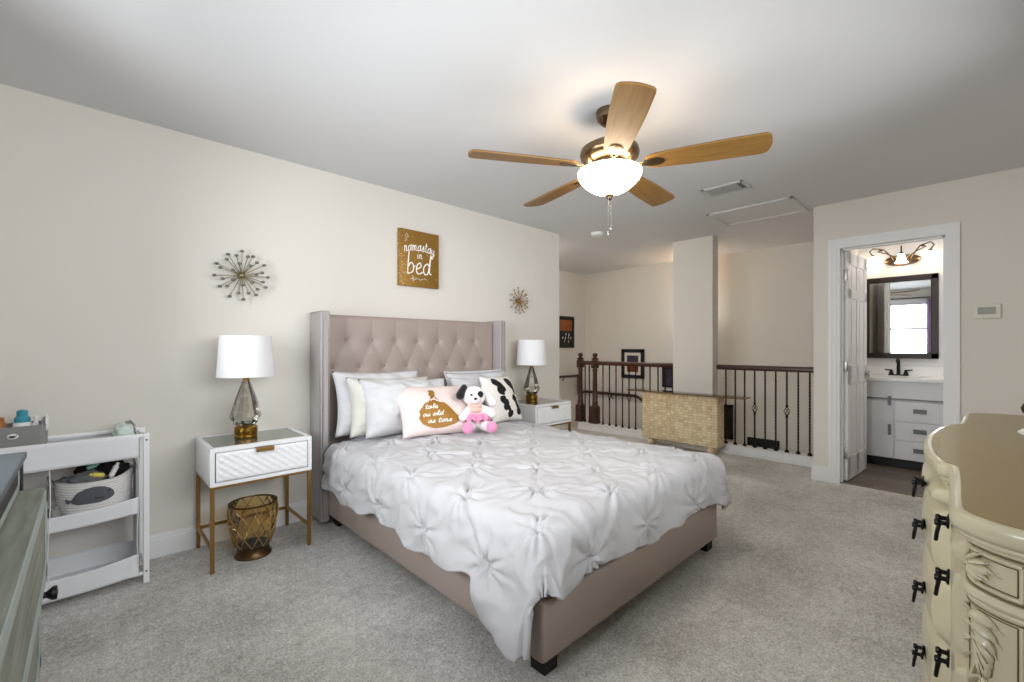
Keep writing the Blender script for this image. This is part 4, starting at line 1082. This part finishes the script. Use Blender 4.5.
# unseen hall light added to brighten the stairwell, past the bed wall end
t = thing('added_hall_light', 'added unseen flush light brightening the stairwell from behind the bed wall', 'ceiling light', (4.0, 3.95, CH))
MB().lathe([(0, 0), (.13, 0), (.13, -.02), (0, -.02)], n=36).build('base', 'brass', t)
MB().lathe([(.12, -.02), (.115, -.05), (.08, -.085), (0, -.10)], n=36).build('glass_shade', mat('added_hall_glass', (255, 244, 228), .4, emit=60, emit_col=(255, 248, 240)), t)
t = thing('added_bathroom_light', 'added unseen flush light brightening the bathroom beyond the door frame', 'ceiling light', (5.35, -.30, CH))  # unseen lamp added to lift the vanity and open door
MB().lathe([(0, 0), (.13, 0), (.13, -.02), (0, -.02)], n=36).build('base', 'hinge', t)
MB().lathe([(.12, -.02), (.115, -.05), (.08, -.085), (0, -.10)], n=36).build('glass_shade', mat('added_bathroom_glass', (255, 250, 244), .4, emit=34, emit_col=(255, 250, 244)), t)
# ================================================================ CHANGING TABLE
t = thing('changing_table', 'white changing table with canvas sling shelves beside the left wall', 'changing table', (-.19, 3.04, 0))
X0, X1, Y0, Y1 = -.60, .221, 2.885, 3.165
for x in (X0, X1 - .024):
    for y in (Y0, Y1 - .03):
        MB().box((x, y, 0), (x + .024, y + .03, .752), .003).build('leg', 'white', t, True, smooth=0)
for y in (Y0 + .015, Y1 - .015):
    MB().tube([(X0 + .02, y, .741), (X1 - .01, y, .741)], .0105, 12).build('rail', 'white', t, True)
    MB().tube([(X0 + .02, y, .048), (X1 - .01, y, .048)], .009, 12).build('rail', 'white', t, True)
for x in (X0 + .012, X1 - .012):
    MB().tube([(x, Y0 + .02, .72), (x, Y1 - .02, .72)], .009, 12).build('rail', 'white', t, True)
    MB().tube([(x, Y0 + .02, .06), (x, Y1 - .02, .06)], .009, 12).build('rail', 'white', t, True)
XL, XR = X0 + .035, X1 - .042
def cloth(fn, nu=24, nv=6, thick=.003):
    m = MB(); m.grid(lambda u, v: fn(u, v), nu, nv); return m
def sheet(name, fn, nu=26, nv=8, par=t, m_='fabricshelf'):
    m = MB(); m.grid(fn, nu, nv); o = m.build(name, m_, par, True, smooth=180); md_ = o.modifiers.new('thick', 'SOLIDIFY'); md_.thickness = .0035; return o
sag = lambda u: -.012 * math.sin(u * PI)
for y, dy in ((Y0 + .006, 0), (Y1 - .008, 0)):
    sheet('top_sling', lambda u, v: (XL + (XR - XL) * u, y + .004 * math.sin(u * 9) * v, .748 - .112 * v + sag(u) * v * .4))
for x in (XL, XR): sheet('top_sling', lambda u, v: (x, Y0 + .01 + (Y1 - Y0 - .02) * u, .748 - .112 * v))
sheet('changing_pad', lambda u, v: (XL + .005 + (XR - XL - .01) * u, Y0 + .012 + (Y1 - Y0 - .024) * v, .672 + .05 * abs(2 * v - 1) ** 2 + .01 * abs(2 * u - 1) ** 3))
for zt, zb, zf in ((.425, .355, .372), (.140, .045, .055)):
    sheet('shelf_sling', lambda u, v: (XL + (XR - XL) * u, Y0 + .008 + .003 * math.sin(u * 14), zt - (zt - zb) * v + sag(u) * 1.2 + .012 * max(0, u - .8) * 5 * (1 - v)))
    sheet('shelf_sling', lambda u, v: (XL + (XR - XL) * u, Y0 + .01 + (Y1 - Y0 - .02) * v, zf + sag(u) * (1 - abs(2 * v - 1) ** 3)))
    sheet('shelf_sling', lambda u, v: (XL + (XR - XL) * u, Y1 - .012, zt - (zt - zb) * v))
for x in (XL, XR, -.133):
    sheet('side_strap', lambda u, v: (x + .004 * math.sin(v * 7), Y0 + .006 + (.018 if x != -.133 else .02) * u, .64 - .60 * v), 3, 20)
sheet('side_panel', lambda u, v: (XR - .003, Y0 + .03 + (Y1 - Y0 - .05) * u, .60 - .55 * v), 6, 20)
m = MB()
for x in (X0 + .012, X1 - .012):
    for z in (.06, .72): m.cyl((x, Y0 - .0015, z), (x, Y0 + .004, z), .0045, n=10)
m.build('bolt', 'grey', t, True)
# caddy with bottles
t = thing('felt_caddy', 'grey felt nursery caddy on top of the changing table', 'caddy', (-.30, 3.03, .725))
m = MB()
pl_ = rrect(-.47, 2.95, -.145, 3.12, .02); pi_ = rrect(-.466, 2.954, -.149, 3.116, .02); n = len(pl_)
za, zb = .735, .832
m._add([(*p, za) for p in pl_] + [(*p, zb) for p in pl_] + [(*p, zb) for p in pi_] + [(*p, za + .006) for p in pi_],
       [(k * n + i, k * n + (i + 1) % n, (k + 1) * n + (i + 1) % n, (k + 1) * n + i) for k in range(3) for i in range(n)] + [tuple(range(n)), tuple(range(3 * n, 4 * n))])
m.build('body', 'felt', t, True)
m = MB(); m.box((-.160, 2.954, .735), (-.154, 3.116, .85)); m.box((-.31, 2.954, .735), (-.305, 3.116, .825)); m.build('divider', 'felt', t, True, smooth=0)
MB().tube([(-.147, 2.99, .80), (-.143, 2.99, .852), (-.143, 3.03, .868), (-.143, 3.07, .852), (-.147, 3.07, .80)], .006, 8).build('handle', 'bottle', t, True)
m = MB(); m.sphere((-.245, 2.9485, .790), (.018, .002, .012), 14, 8); w = m.build('badge', 'bottle', t, True)
m = MB(); m.sphere((-.247, 2.9465, .789), (.011, .0015, .006), 12, 8); m.tube([(-.238, 2.9462, .792), (-.232, 2.9462, .796)], .0015, 6); m.build('bird_mark', 'feltdark', w, True)
def bottle(name, label, c, prof, m_, cap, capm, grp='bottles in the grey caddy'):
    t = thing(name, label, 'bottle', c, 0, grp)
    MB().lathe(prof, n=24).build('body', m_, t); MB().lathe(cap, n=20).build('cap', capm, t)
    return t
bottle('baby_bottle', 'white bottle with a teal top in the middle of the grey caddy', (-.222, 3.02, .741), [(0, 0), (.03, 0), (.032, .05), (.030, .095), (.024, .105), (0, .105)], 'bottle', [(0, .103), (.026, .103), (.026, .122), (.018, .132), (.019, .152), (.012, .158), (0, .16)], 'teal')
b2 = bottle('pump_bottle', 'small white pump bottle at the right end of the grey caddy', (-.178, 3.00, .741), [(0, 0), (.016, 0), (.018, .06), (.015, .09), (.008, .10), (0, .10)], 'bottle', [(0, .1), (.008, .1), (.006, .118), (.010, .121), (.010, .13), (0, .131)], 'bottle')
bottle('amber_bottle', 'brown bottle at the left end of the grey caddy by the photo edge', (-.298, 3.05, .741), [(0, 0), (.024, 0), (.024, .10), (.018, .112), (0, .112)], 'amberp', [(0, .11), (.019, .11), (.019, .128), (0, .129)], 'amberp')
def cloth_lump(name, label, c, r, m_, seed, cat='cloth', group=None, rz=0):
    b = bmesh.new(); bmesh.ops.create_uvsphere(b, u_segments=28, v_segments=18, radius=1)
    for v in b.verts:
        p = v.co.copy(); k = 1 + .30 * noise.noise((p * 2.3 + Vector((seed, 0, 0)))) + .12 * (1 - 2 * abs(noise.noise(p * 5 + Vector((0, seed, 0)))))
        v.co = Vector((p.x * r[0], p.y * r[1], max(p.z, -.75) * r[2])) * k
    m = MB(); m.join(b); o = m.build(name, m_, smooth=180)
    T = Matrix.Translation(c) @ Matrix.Rotation(rz, 4, 'Z'); o.matrix_world = T; ROOTM[o.name] = T
    return tag(o, label, cat, group)
cloth_lump('rolled_cloth', 'white cloth bundle with pale green pattern at the right end of the changing table top', (.125, 2.99, .752), (.04, .05, .042), 'greencloth', 2.2)
cloth_lump('rolled_cloth', 'dark speckled cloth tucked behind the pale bundle on the changing table', (.150, 3.07, .745), (.026, .036, .050), 'felt', 4.1)
# whale basket
t = thing('rope_basket', 'white rope basket with grey whale patch on the changing table middle shelf', 'basket', (.03, 3.02, .362))
bx, by, bz = .022, 3.015, .368
def bk(u, v, off=0):
    a = u * 2 * PI; sx, sy = (.128 + .016 * v, .098 + .008 * v)
    r = 1 + .012 * math.cos(v * 14 * 2 * PI) * (off == 0)
    return (bx + (sx * r + off) * math.cos(a), by + (sy * r + off) * math.sin(a), bz + .175 * v + .014 * v * abs(math.cos(a)) ** 4 + .02 * v * max(0, math.cos(a)) ** 3)
m = MB(); m.grid(lambda u, v: bk(u, v), 72, 70); m.grid(lambda u, v: bk(u, v, -.008), 48, 6)
m._add([bk(i / 48, 0) for i in range(48)], [tuple(range(48))]); m.build('body', 'rope', t, True, smooth=180, weld=.0002)
def onbk(x, z, off=.004):
    v = (z - bz) / .18; v = min(max(v, 0), 1); a = -PI / 2 + (x - bx) / .135
    p = Vector(bk(a / (2 * PI), v, off)); return Vector((p.x, p.y, z))
rows = [(.520, .012, .030), (.514, -.012, .052), (.503, -.034, .072), (.490, -.048, .084), (.476, -.056, .090), (.462, -.066, .088), (.450, -.060, .07), (.442, -.04, .04)]
w = rows_to_mesh(rows, lambda a, b: onbk(a, b), 14).build('whale_patch', 'whale', t, True, smooth=180)
m = MB(); m.tube([onbk(-.055, .465, .006), onbk(-.072, .462, .006), onbk(-.084, .474, .006), onbk(-.076, .458, .006), onbk(-.07, .452, .006)], [.004, .006, .003, .006, .003], 8)
m.build('whale_tail', 'whale', w, True)
m = MB(); m.sphere(onbk(.068, .492, .006), .0035, 8, 6); m.tube([onbk(.02, .468, .006), onbk(.035, .462, .006), onbk(.05, .465, .006)], .0018, 6); m.build('whale_stitching', 'black', w, True)
for s_ in (-1, 1):
    x = bx + s_ * .146; MB().tube([(x, by - .03, .53), (x + s_ * .012, by - .025, .565), (x + s_ * .014, by, .575), (x + s_ * .012, by + .025, .565), (x, by + .03, .53)], .006, 8).build('handle', 'felt', t, True)
G = 'baby things in the whale basket'
cloth_lump('grey_cloth', 'rolled grey cloth lying at the front of the whale basket', (-.005, 2.975, .548), (.06, .035, .034), 'greycloth', 1.1, group=G)
cloth_lump('dark_cloth', 'black crumpled cloth at the back right of the whale basket', (.085, 3.035, .565), (.058, .048, .042), 'darkcloth', 3.3, group=G)
cloth_lump('dark_cloth', 'dark brown cloth heaped at the back centre of the whale basket', (.01, 3.06, .575), (.055, .035, .042), 'darkcloth', 5.6, group=G)
cloth_lump('grey_sock', 'small grey sock bundle at the left rim of the whale basket', (-.075, 2.995, .542), (.03, .03, .026), 'greycloth', 7.4, group=G)
cloth_lump('pale_cloth', 'pale cloth hanging over the left end of the middle shelf', (-.118, 2.94, .405), (.022, .03, .045), 'felt', 8.8, group=G)
def tube_thing(name, label, a, b, r, m_, capm):
    t = thing(name, label, 'tube', a, 0, G); a = Vector(a); b = Vector(b); d = (b - a)
    MB().tube([a, a + d * .1, a + d * .75, a + d * .8], [r * .5, r, r, r * .6], 14).build('body', m_, t, True)
    MB().tube([a + d * .8, b], [r * .6, r * .55], 14).build('cap', capm, t, True)
tube_thing('yellow_tube', 'yellow tube lying on the grey cloth in the whale basket', (.055, 2.955, .558), (.0, 2.945, .574), .011, 'yellow', 'yellow')
tube_thing('white_tube', 'white tube standing diagonally in the whale basket', (.075, 2.945, .545), (.105, 2.955, .612), .012, 'bottle', 'bottle')
tube_thing('mint_tube', 'mint green tube near the back of the whale basket', (-.01, 3.01, .592), (.035, 3.02, .604), .010, 'mint', 'mint')

# ================================================================ GREY-GREEN DRESSER under the window
t = thing('nursery_dresser', 'weathered grey green dresser with black knobs at the left edge', 'dresser', (-.38, 1.5, 0))
DA, DB = .72, 2.30
m = MB(); m.box((-.60, DA, .06), (-.175, DB - .006, .80)); m.box((-.60, DA + .02, 0), (-.20, DB - .03, .06)); m.build('case', 'charcoal', t, True, smooth=0)
m = MB(); m.box((-.615, DA - .01, .80), (-.158, DB, .822), .004); m.build('top', 'slate', t, True, smooth=0)
MB().box((-.19, DB - .034, .06), (-.166, DB, .80), .002).build('end_post', 'charcoal', t, True, smooth=0)
dw = (DA + DB) / 2
for ya, yb in ((DA + .012, DB - .036),):
    for z0, z1, xf in ((.700, .790, -.172), (.385, .695, -.107), (.075, .378, -.122)):
        m = MB(); m.box((-.20, ya, z0), (xf - .004, yb, z1))
        fr = .045 if z1 - z0 > .2 else .02
        dr = m.build('drawer', 'greenwood', t, True, smooth=0)
        m = MB()
        for lo, hi in (((xf - .004, ya, z0), (xf, ya + fr, z1)), ((xf - .004, yb - fr, z0), (xf, yb, z1)), ((xf - .004, ya, z0), (xf, yb, z0 + fr)), ((xf - .004, ya, z1 - fr), (xf, yb, z1))): m.box(lo, hi, .0015)
        m.build('drawer_frame', 'greenedge', dr, True, smooth=0)
        if z1 - z0 > .2:
            for y in ((ya + .14, yb - .045) if z0 < .3 else ()):
                MB().lathe([(0, 0), (.011, 0), (.010, .014), (.016, .022), (.023, .030), (.023, .041), (0, .044)], (xf, y, (z0 + z1) / 2 + (.105 if z0 < .3 else 0)), n=16, axis='X').build('knob', 'knobblack', dr, True)
# curtain and rod at the window
t = thing('curtain', 'lilac curtain at the side of the window, seen in the bathroom mirror', 'curtain', (-.60, .45, .05))
m = MB(); m.grid(lambda u, v: (-.585 + .025 * math.sin(u * 42), .38 + .34 * u, .06 + 2.16 * v), 60, 8)
o = m.build('cloth', 'lilac', t, True, smooth=180); o.modifiers.new('thick', 'SOLIDIFY').thickness = .004
t = thing('curtain_rod', 'dark curtain rod above the window, seen in the bathroom mirror', 'curtain rod', (-.585, 1.4, 2.25))
MB().tube([(-.585, .28, 2.25), (-.585, 2.60, 2.25)], .011, 12).build('rod', 'black', t, True)
for y in (.27, 2.61): MB().sphere((-.585, y, 2.25), .022, 14, 10).build('finial', 'black', t, True)
for y in (.33, 1.48, 2.55): MB().tube([(-.585, y, 2.25), (-.62, y, 2.235), (-.65, y, 2.235)], .007, 8).build('bracket', 'black', t, True)

# ================================================================ CREAM DRESSER
t = thing('serpentine_dresser', 'antique cream serpentine dresser with carved corner and black bail pulls at the right edge', 'dresser', (1.82, -.2, 0))
ctl = [(.965, -.41), (.962, -.25), (.968, -.12), (.982, -.050), (1.004, -.006), (1.045, .026), (1.11, .032), (1.25, .035), (1.385, .040), (1.425, .046), (1.445, .062), (1.50, .074), (1.56, .086), (1.66, .097), (1.75, .102), (1.82, .104)]
half = [(p.x, p.y) for p in smooth_line(ctl, 5)]
front = half + [(3.64 - x, y) for x, y in half[-2::-1]]
def offset(poly, d):
    """open outline moved outwards by d"""
    out = []
    for i, p in enumerate(poly):
        a = Vector(poly[max(i - 1, 0)]); b = Vector(poly[min(i + 1, len(poly) - 1)]); tt = (b - a).normalized(); nn = Vector((-tt.y, tt.x))
        out.append((p[0] + nn.x * d, p[1] + nn.y * d))
    return out
def closed(poly): return poly + [(poly[-1][0], -.41), (poly[0][0], -.41)]
def layer(m, d, z0, z1, bev=0): m.prism(closed(offset(front, d)), z0, z1, bev)
m = MB(); layer(m, -.026, .07, .885); m.build('case', 'dresser', t, True, smooth=40)
m = MB(); layer(m, 0, .886, .9185, .010); tp = m.build('top', 'dresser', t, True, smooth=60)
m = MB(); m.prism(closed(offset(front, -.016)), .9186, .9196); m.build('top_field', 'dressertop', tp, True, smooth=30)  # tan tone carries the top's reflection; cream rim left as edge highlight
m = MB(); layer(m, -.010, .876, .886, .004); layer(m, -.019, .868, .876, .003); m.build('cornice', 'dresser', t, True, smooth=50)
m = MB(); layer(m, -.0235, .8635, .8665); layer(m, -.0235, .1205, .1235); m.build('glaze_line', 'glaze', t, True, smooth=30)
m = MB(); layer(m, -.008, .05, .105, .008); layer(m, -.018, .105, .12, .004); m.build('plinth', 'dresser', t, True, smooth=50)
for x in (1.06, 2.58):
    for y in (-.07, -.36):
        MB().lathe([(0, 0), (.035, 0), (.045, .02), (.038, .05), (.03, .052), (0, .052)], (x, y, 0), n=20).build('bun_foot', 'dresser', t, True)
fx = np.array([p[0] for p in front]); fy = np.array([p[1] for p in front]); o_ = slice(28, len(front) - 28)
def FY(x): return float(np.interp(x, fx[o_], fy[o_]))
def bail(x, y, z, par):
    """drop bail on two posts"""
    m = MB()
    for dx in (-.018, .018):
        m.lathe([(0, 0), (.009, 0), (.009, .003), (.0045, .005), (.0045, .013), (.007, .016), (.006, .021), (0, .022)], (x + dx, y, z), n=12, axis='Y')
    m.tube([(x - .018, y + .014, z - .002), (x - .022, y + .017, z - .018), (x - .015, y + .019, z - .036), (x, y + .020, z - .041), (x + .015, y + .019, z - .036), (x + .022, y + .017, z - .018), (x + .018, y + .014, z - .002)], .0034, 8)
    m.prism([(-.022, -.008), (0, -.016), (.022, -.008), (.024, 0), (.022, .008), (0, .012), (-.022, .008), (-.024, 0)], 0, .002, 0, Matrix.Translation((x, y, z)) @ Matrix.Rotation(R(-90), 4, 'X'))
    m.build('bail_pull', 'pull', par, True)
ROWS = ((.812, .852, .875), (.645, .800, .734), (.488, .633, .567), (.312, .476, .400), (.135, .300, .230))
for xa, xb, pulls in ((1.455, 2.185, (1.55, 2.09)), (1.095, 1.375, (1.235,)), (2.265, 2.545, (2.405,))):
    for z0, z1, zp in ROWS:
        mid = xa > 1.4 and xb < 2.2
        def dfront(u, v):
            x = xa + (xb - xa) * u; z = z0 + (z1 - z0) * v; e = min(1, min(u, 1 - u) * (xb - xa) / .014, min(v, 1 - v) * (z1 - z0) / .014)
            return (x, FY(x) - .028 + .020 * math.sqrt(max(0, 1 - (1 - e) ** 2)) + (.012 if mid else .006) * math.sin(v * PI) * e, z)
        m = MB(); m.grid(dfront, 40, 14); dr = m.build('drawer', 'dresser', t, True, smooth=50)
        zz = (z0 + z1) / 2 + .01
        for x in pulls:
            bail(x, FY(x) - .006 + (.012 if mid else .006), zz, dr)
for x in (1.4, 2.24):
    m = MB()
    for dx in (-.012, 0, .012): m.tube([(x + dx, FY(x + dx) - .022, .14), (x + dx, FY(x + dx) - .022, .80)], .0055, 8)
    m.box((x - .022, FY(x) - .04, .80), (x + .022, FY(x) - .008, .85), .004); m.box((x - .022, FY(x) - .04, .12), (x + .022, FY(x) - .012, .145), .004)
    for k in range(3): m.sphere((x, FY(x) - .008, .812 + k * .013), .006, 10, 8)
    m.build('fluted_pilaster', 'dresser', t, True)
# carved canted corners
cl = np.array(offset(front, -.026))[5:36]; sl = np.concatenate([[0], np.cumsum(np.sqrt((np.diff(cl, axis=0) ** 2).sum(1)))])
def corner(s, z, off, mir):
    s = min(max(s, 0), sl[-1]); x = np.interp(s, sl, cl[:, 0]); y = np.interp(s, sl, cl[:, 1])
    x2 = np.interp(min(s + .004, sl[-1]), sl, cl[:, 0]); y2 = np.interp(min(s + .004, sl[-1]), sl, cl[:, 1])
    x1 = np.interp(max(s - .004, 0), sl, cl[:, 0]); y1 = np.interp(max(s - .004, 0), sl, cl[:, 1])
    tt = Vector((x2 - x1, y2 - y1)).normalized(); x, y = x - tt.y * off, y + tt.x * off
    return Vector(((3.64 - x) if mir else x, y, z))
SA = float(np.interp(1.085, cl[:, 0], sl)); SB = float(np.interp(-.050, cl[:, 1], sl)); SC = (SA + SB) / 2
for mir in (0, 1):
    m = MB()
    for z0, z1, s0, s1 in ((.806, .858, SB, SA), (.15, .770, SB, SA)):
        for a, b in (((s0, z0), (s1, z0)), ((s0, z1), (s1, z1)), ((s0, z0), (s0, z1)), ((s1, z0), (s1, z1))):
            m.tube([corner(a[0] + (b[0] - a[0]) * i / 16, a[1] + (b[1] - a[1]) * i / 16, .001, mir) for i in range(17)], .0036, 8)
    m.build('panel_moulding', 'dresser', t, True)
    m = MB(); m.tube([corner(SB - .10 + (SA - SB + .12) * i / 40, .790, .002, mir) for i in range(41)], .0095, 10); m.tube([corner(SB - .10 + (SA - SB + .12) * i / 40, .777, .001, mir) for i in range(41)], .005, 8)
    w = m.build('waist_moulding', 'dresser', t, True)
    m = MB()
    for z in (.7825, .7705, .8015): m.tube([corner(SB - .10 + (SA - SB + .12) * i / 40, z, .0035, mir) for i in range(41)], .0016, 6)
    m.build('glaze_line', 'glaze', w, True)
    m = MB()
    for z0, z1 in ((.806, .858), (.15, .770)):
        e = .0052
        for a, b in (((SB + e, z0 + e), (SA - e, z0 + e)), ((SB + e, z1 - e), (SA - e, z1 - e)), ((SB + e, z0 + e), (SB + e, z1 - e)), ((SA - e, z0 + e), (SA - e, z1 - e))):
            m.tube([corner(a[0] + (b[0] - a[0]) * i / 16, a[1] + (b[1] - a[1]) * i / 16, .0006, mir) for i in range(17)], .0012, 5)
    m.build('panel_glaze', 'glaze', t, True)
    lf = MB(); vn = MB()
    def leaf(s, z, L, a, w, curl):
        pts = []; wd = []
        for i in range(13):
            q = i / 12; an = a + curl * q
            if i == 0: ps, pz = s, z
            else: ps += L / 12 * math.cos(an); pz += L / 12 * math.sin(an)
            pts.append(corner(ps, pz, .0015 + .005 * math.sin(q * PI), mir)); wd.append(w * (math.sin(min(1, q * 1.1 + .08) * PI) ** .6 * .9 + .1))
        lf.tube(pts, wd, 8, flat=.55); vn.tube([p + (corner(s, z, 1, mir) - corner(s, z, 0, mir)) * w * .5 for p in pts[1:-2]], w * .10, 5)
    for k in range(6):
        leaf(SA - .030, .834, .050 - .004 * abs(k - 2), R(120 + 24 * k), .0085, R(30 if k < 3 else -30))
    for k in range(3): leaf(SA - .028, .834, .020, R(60 - 60 * k), .005, R(40))
    lv = lf.build('carved_leaf', 'dresser', t, True); vn.build('leaf_vein', 'glaze', lv, True); lf = MB(); vn = MB()
    for k in range(6): leaf(SA - .030 - .004 * k, .752 - .012 * k, .056 - .004 * k, R(150 + 14 * k), .0100, R(70))
    for k in range(4): leaf(SA - .022, .752 - .024 * k, .022, R(30 - 20 * k), .005, R(-60))
    leaf(SC + .004, .69, .07, R(-85), .005, R(20))
    for k in range(5): leaf(SC, .66 - .03 * k, .034, R(-30), .0065, R(-60)); leaf(SC, .66 - .03 * k, .034, R(210), .0065, R(60))
    lv = lf.build('carved_leaf', 'dresser', t, True); vn.build('leaf_vein', 'glaze', lv, True)
t = thing('candle_holder', 'small dark ornament with pale foot on the cream dresser at the photo edge', 'ornament', (2.10, -.128, .9196))
MB().lathe([(0, 0), (.034, 0), (.036, .006), (.026, .014), (.012, .02), (0, .02)], n=24).build('foot', 'bottle', t)
MB().lathe([(0, .02), (.011, .02), (.008, .04), (.014, .055), (.026, .066), (.030, .080), (.024, .094), (.016, .098), (0, .098)], n=24).build('cup', 'bronze', t)
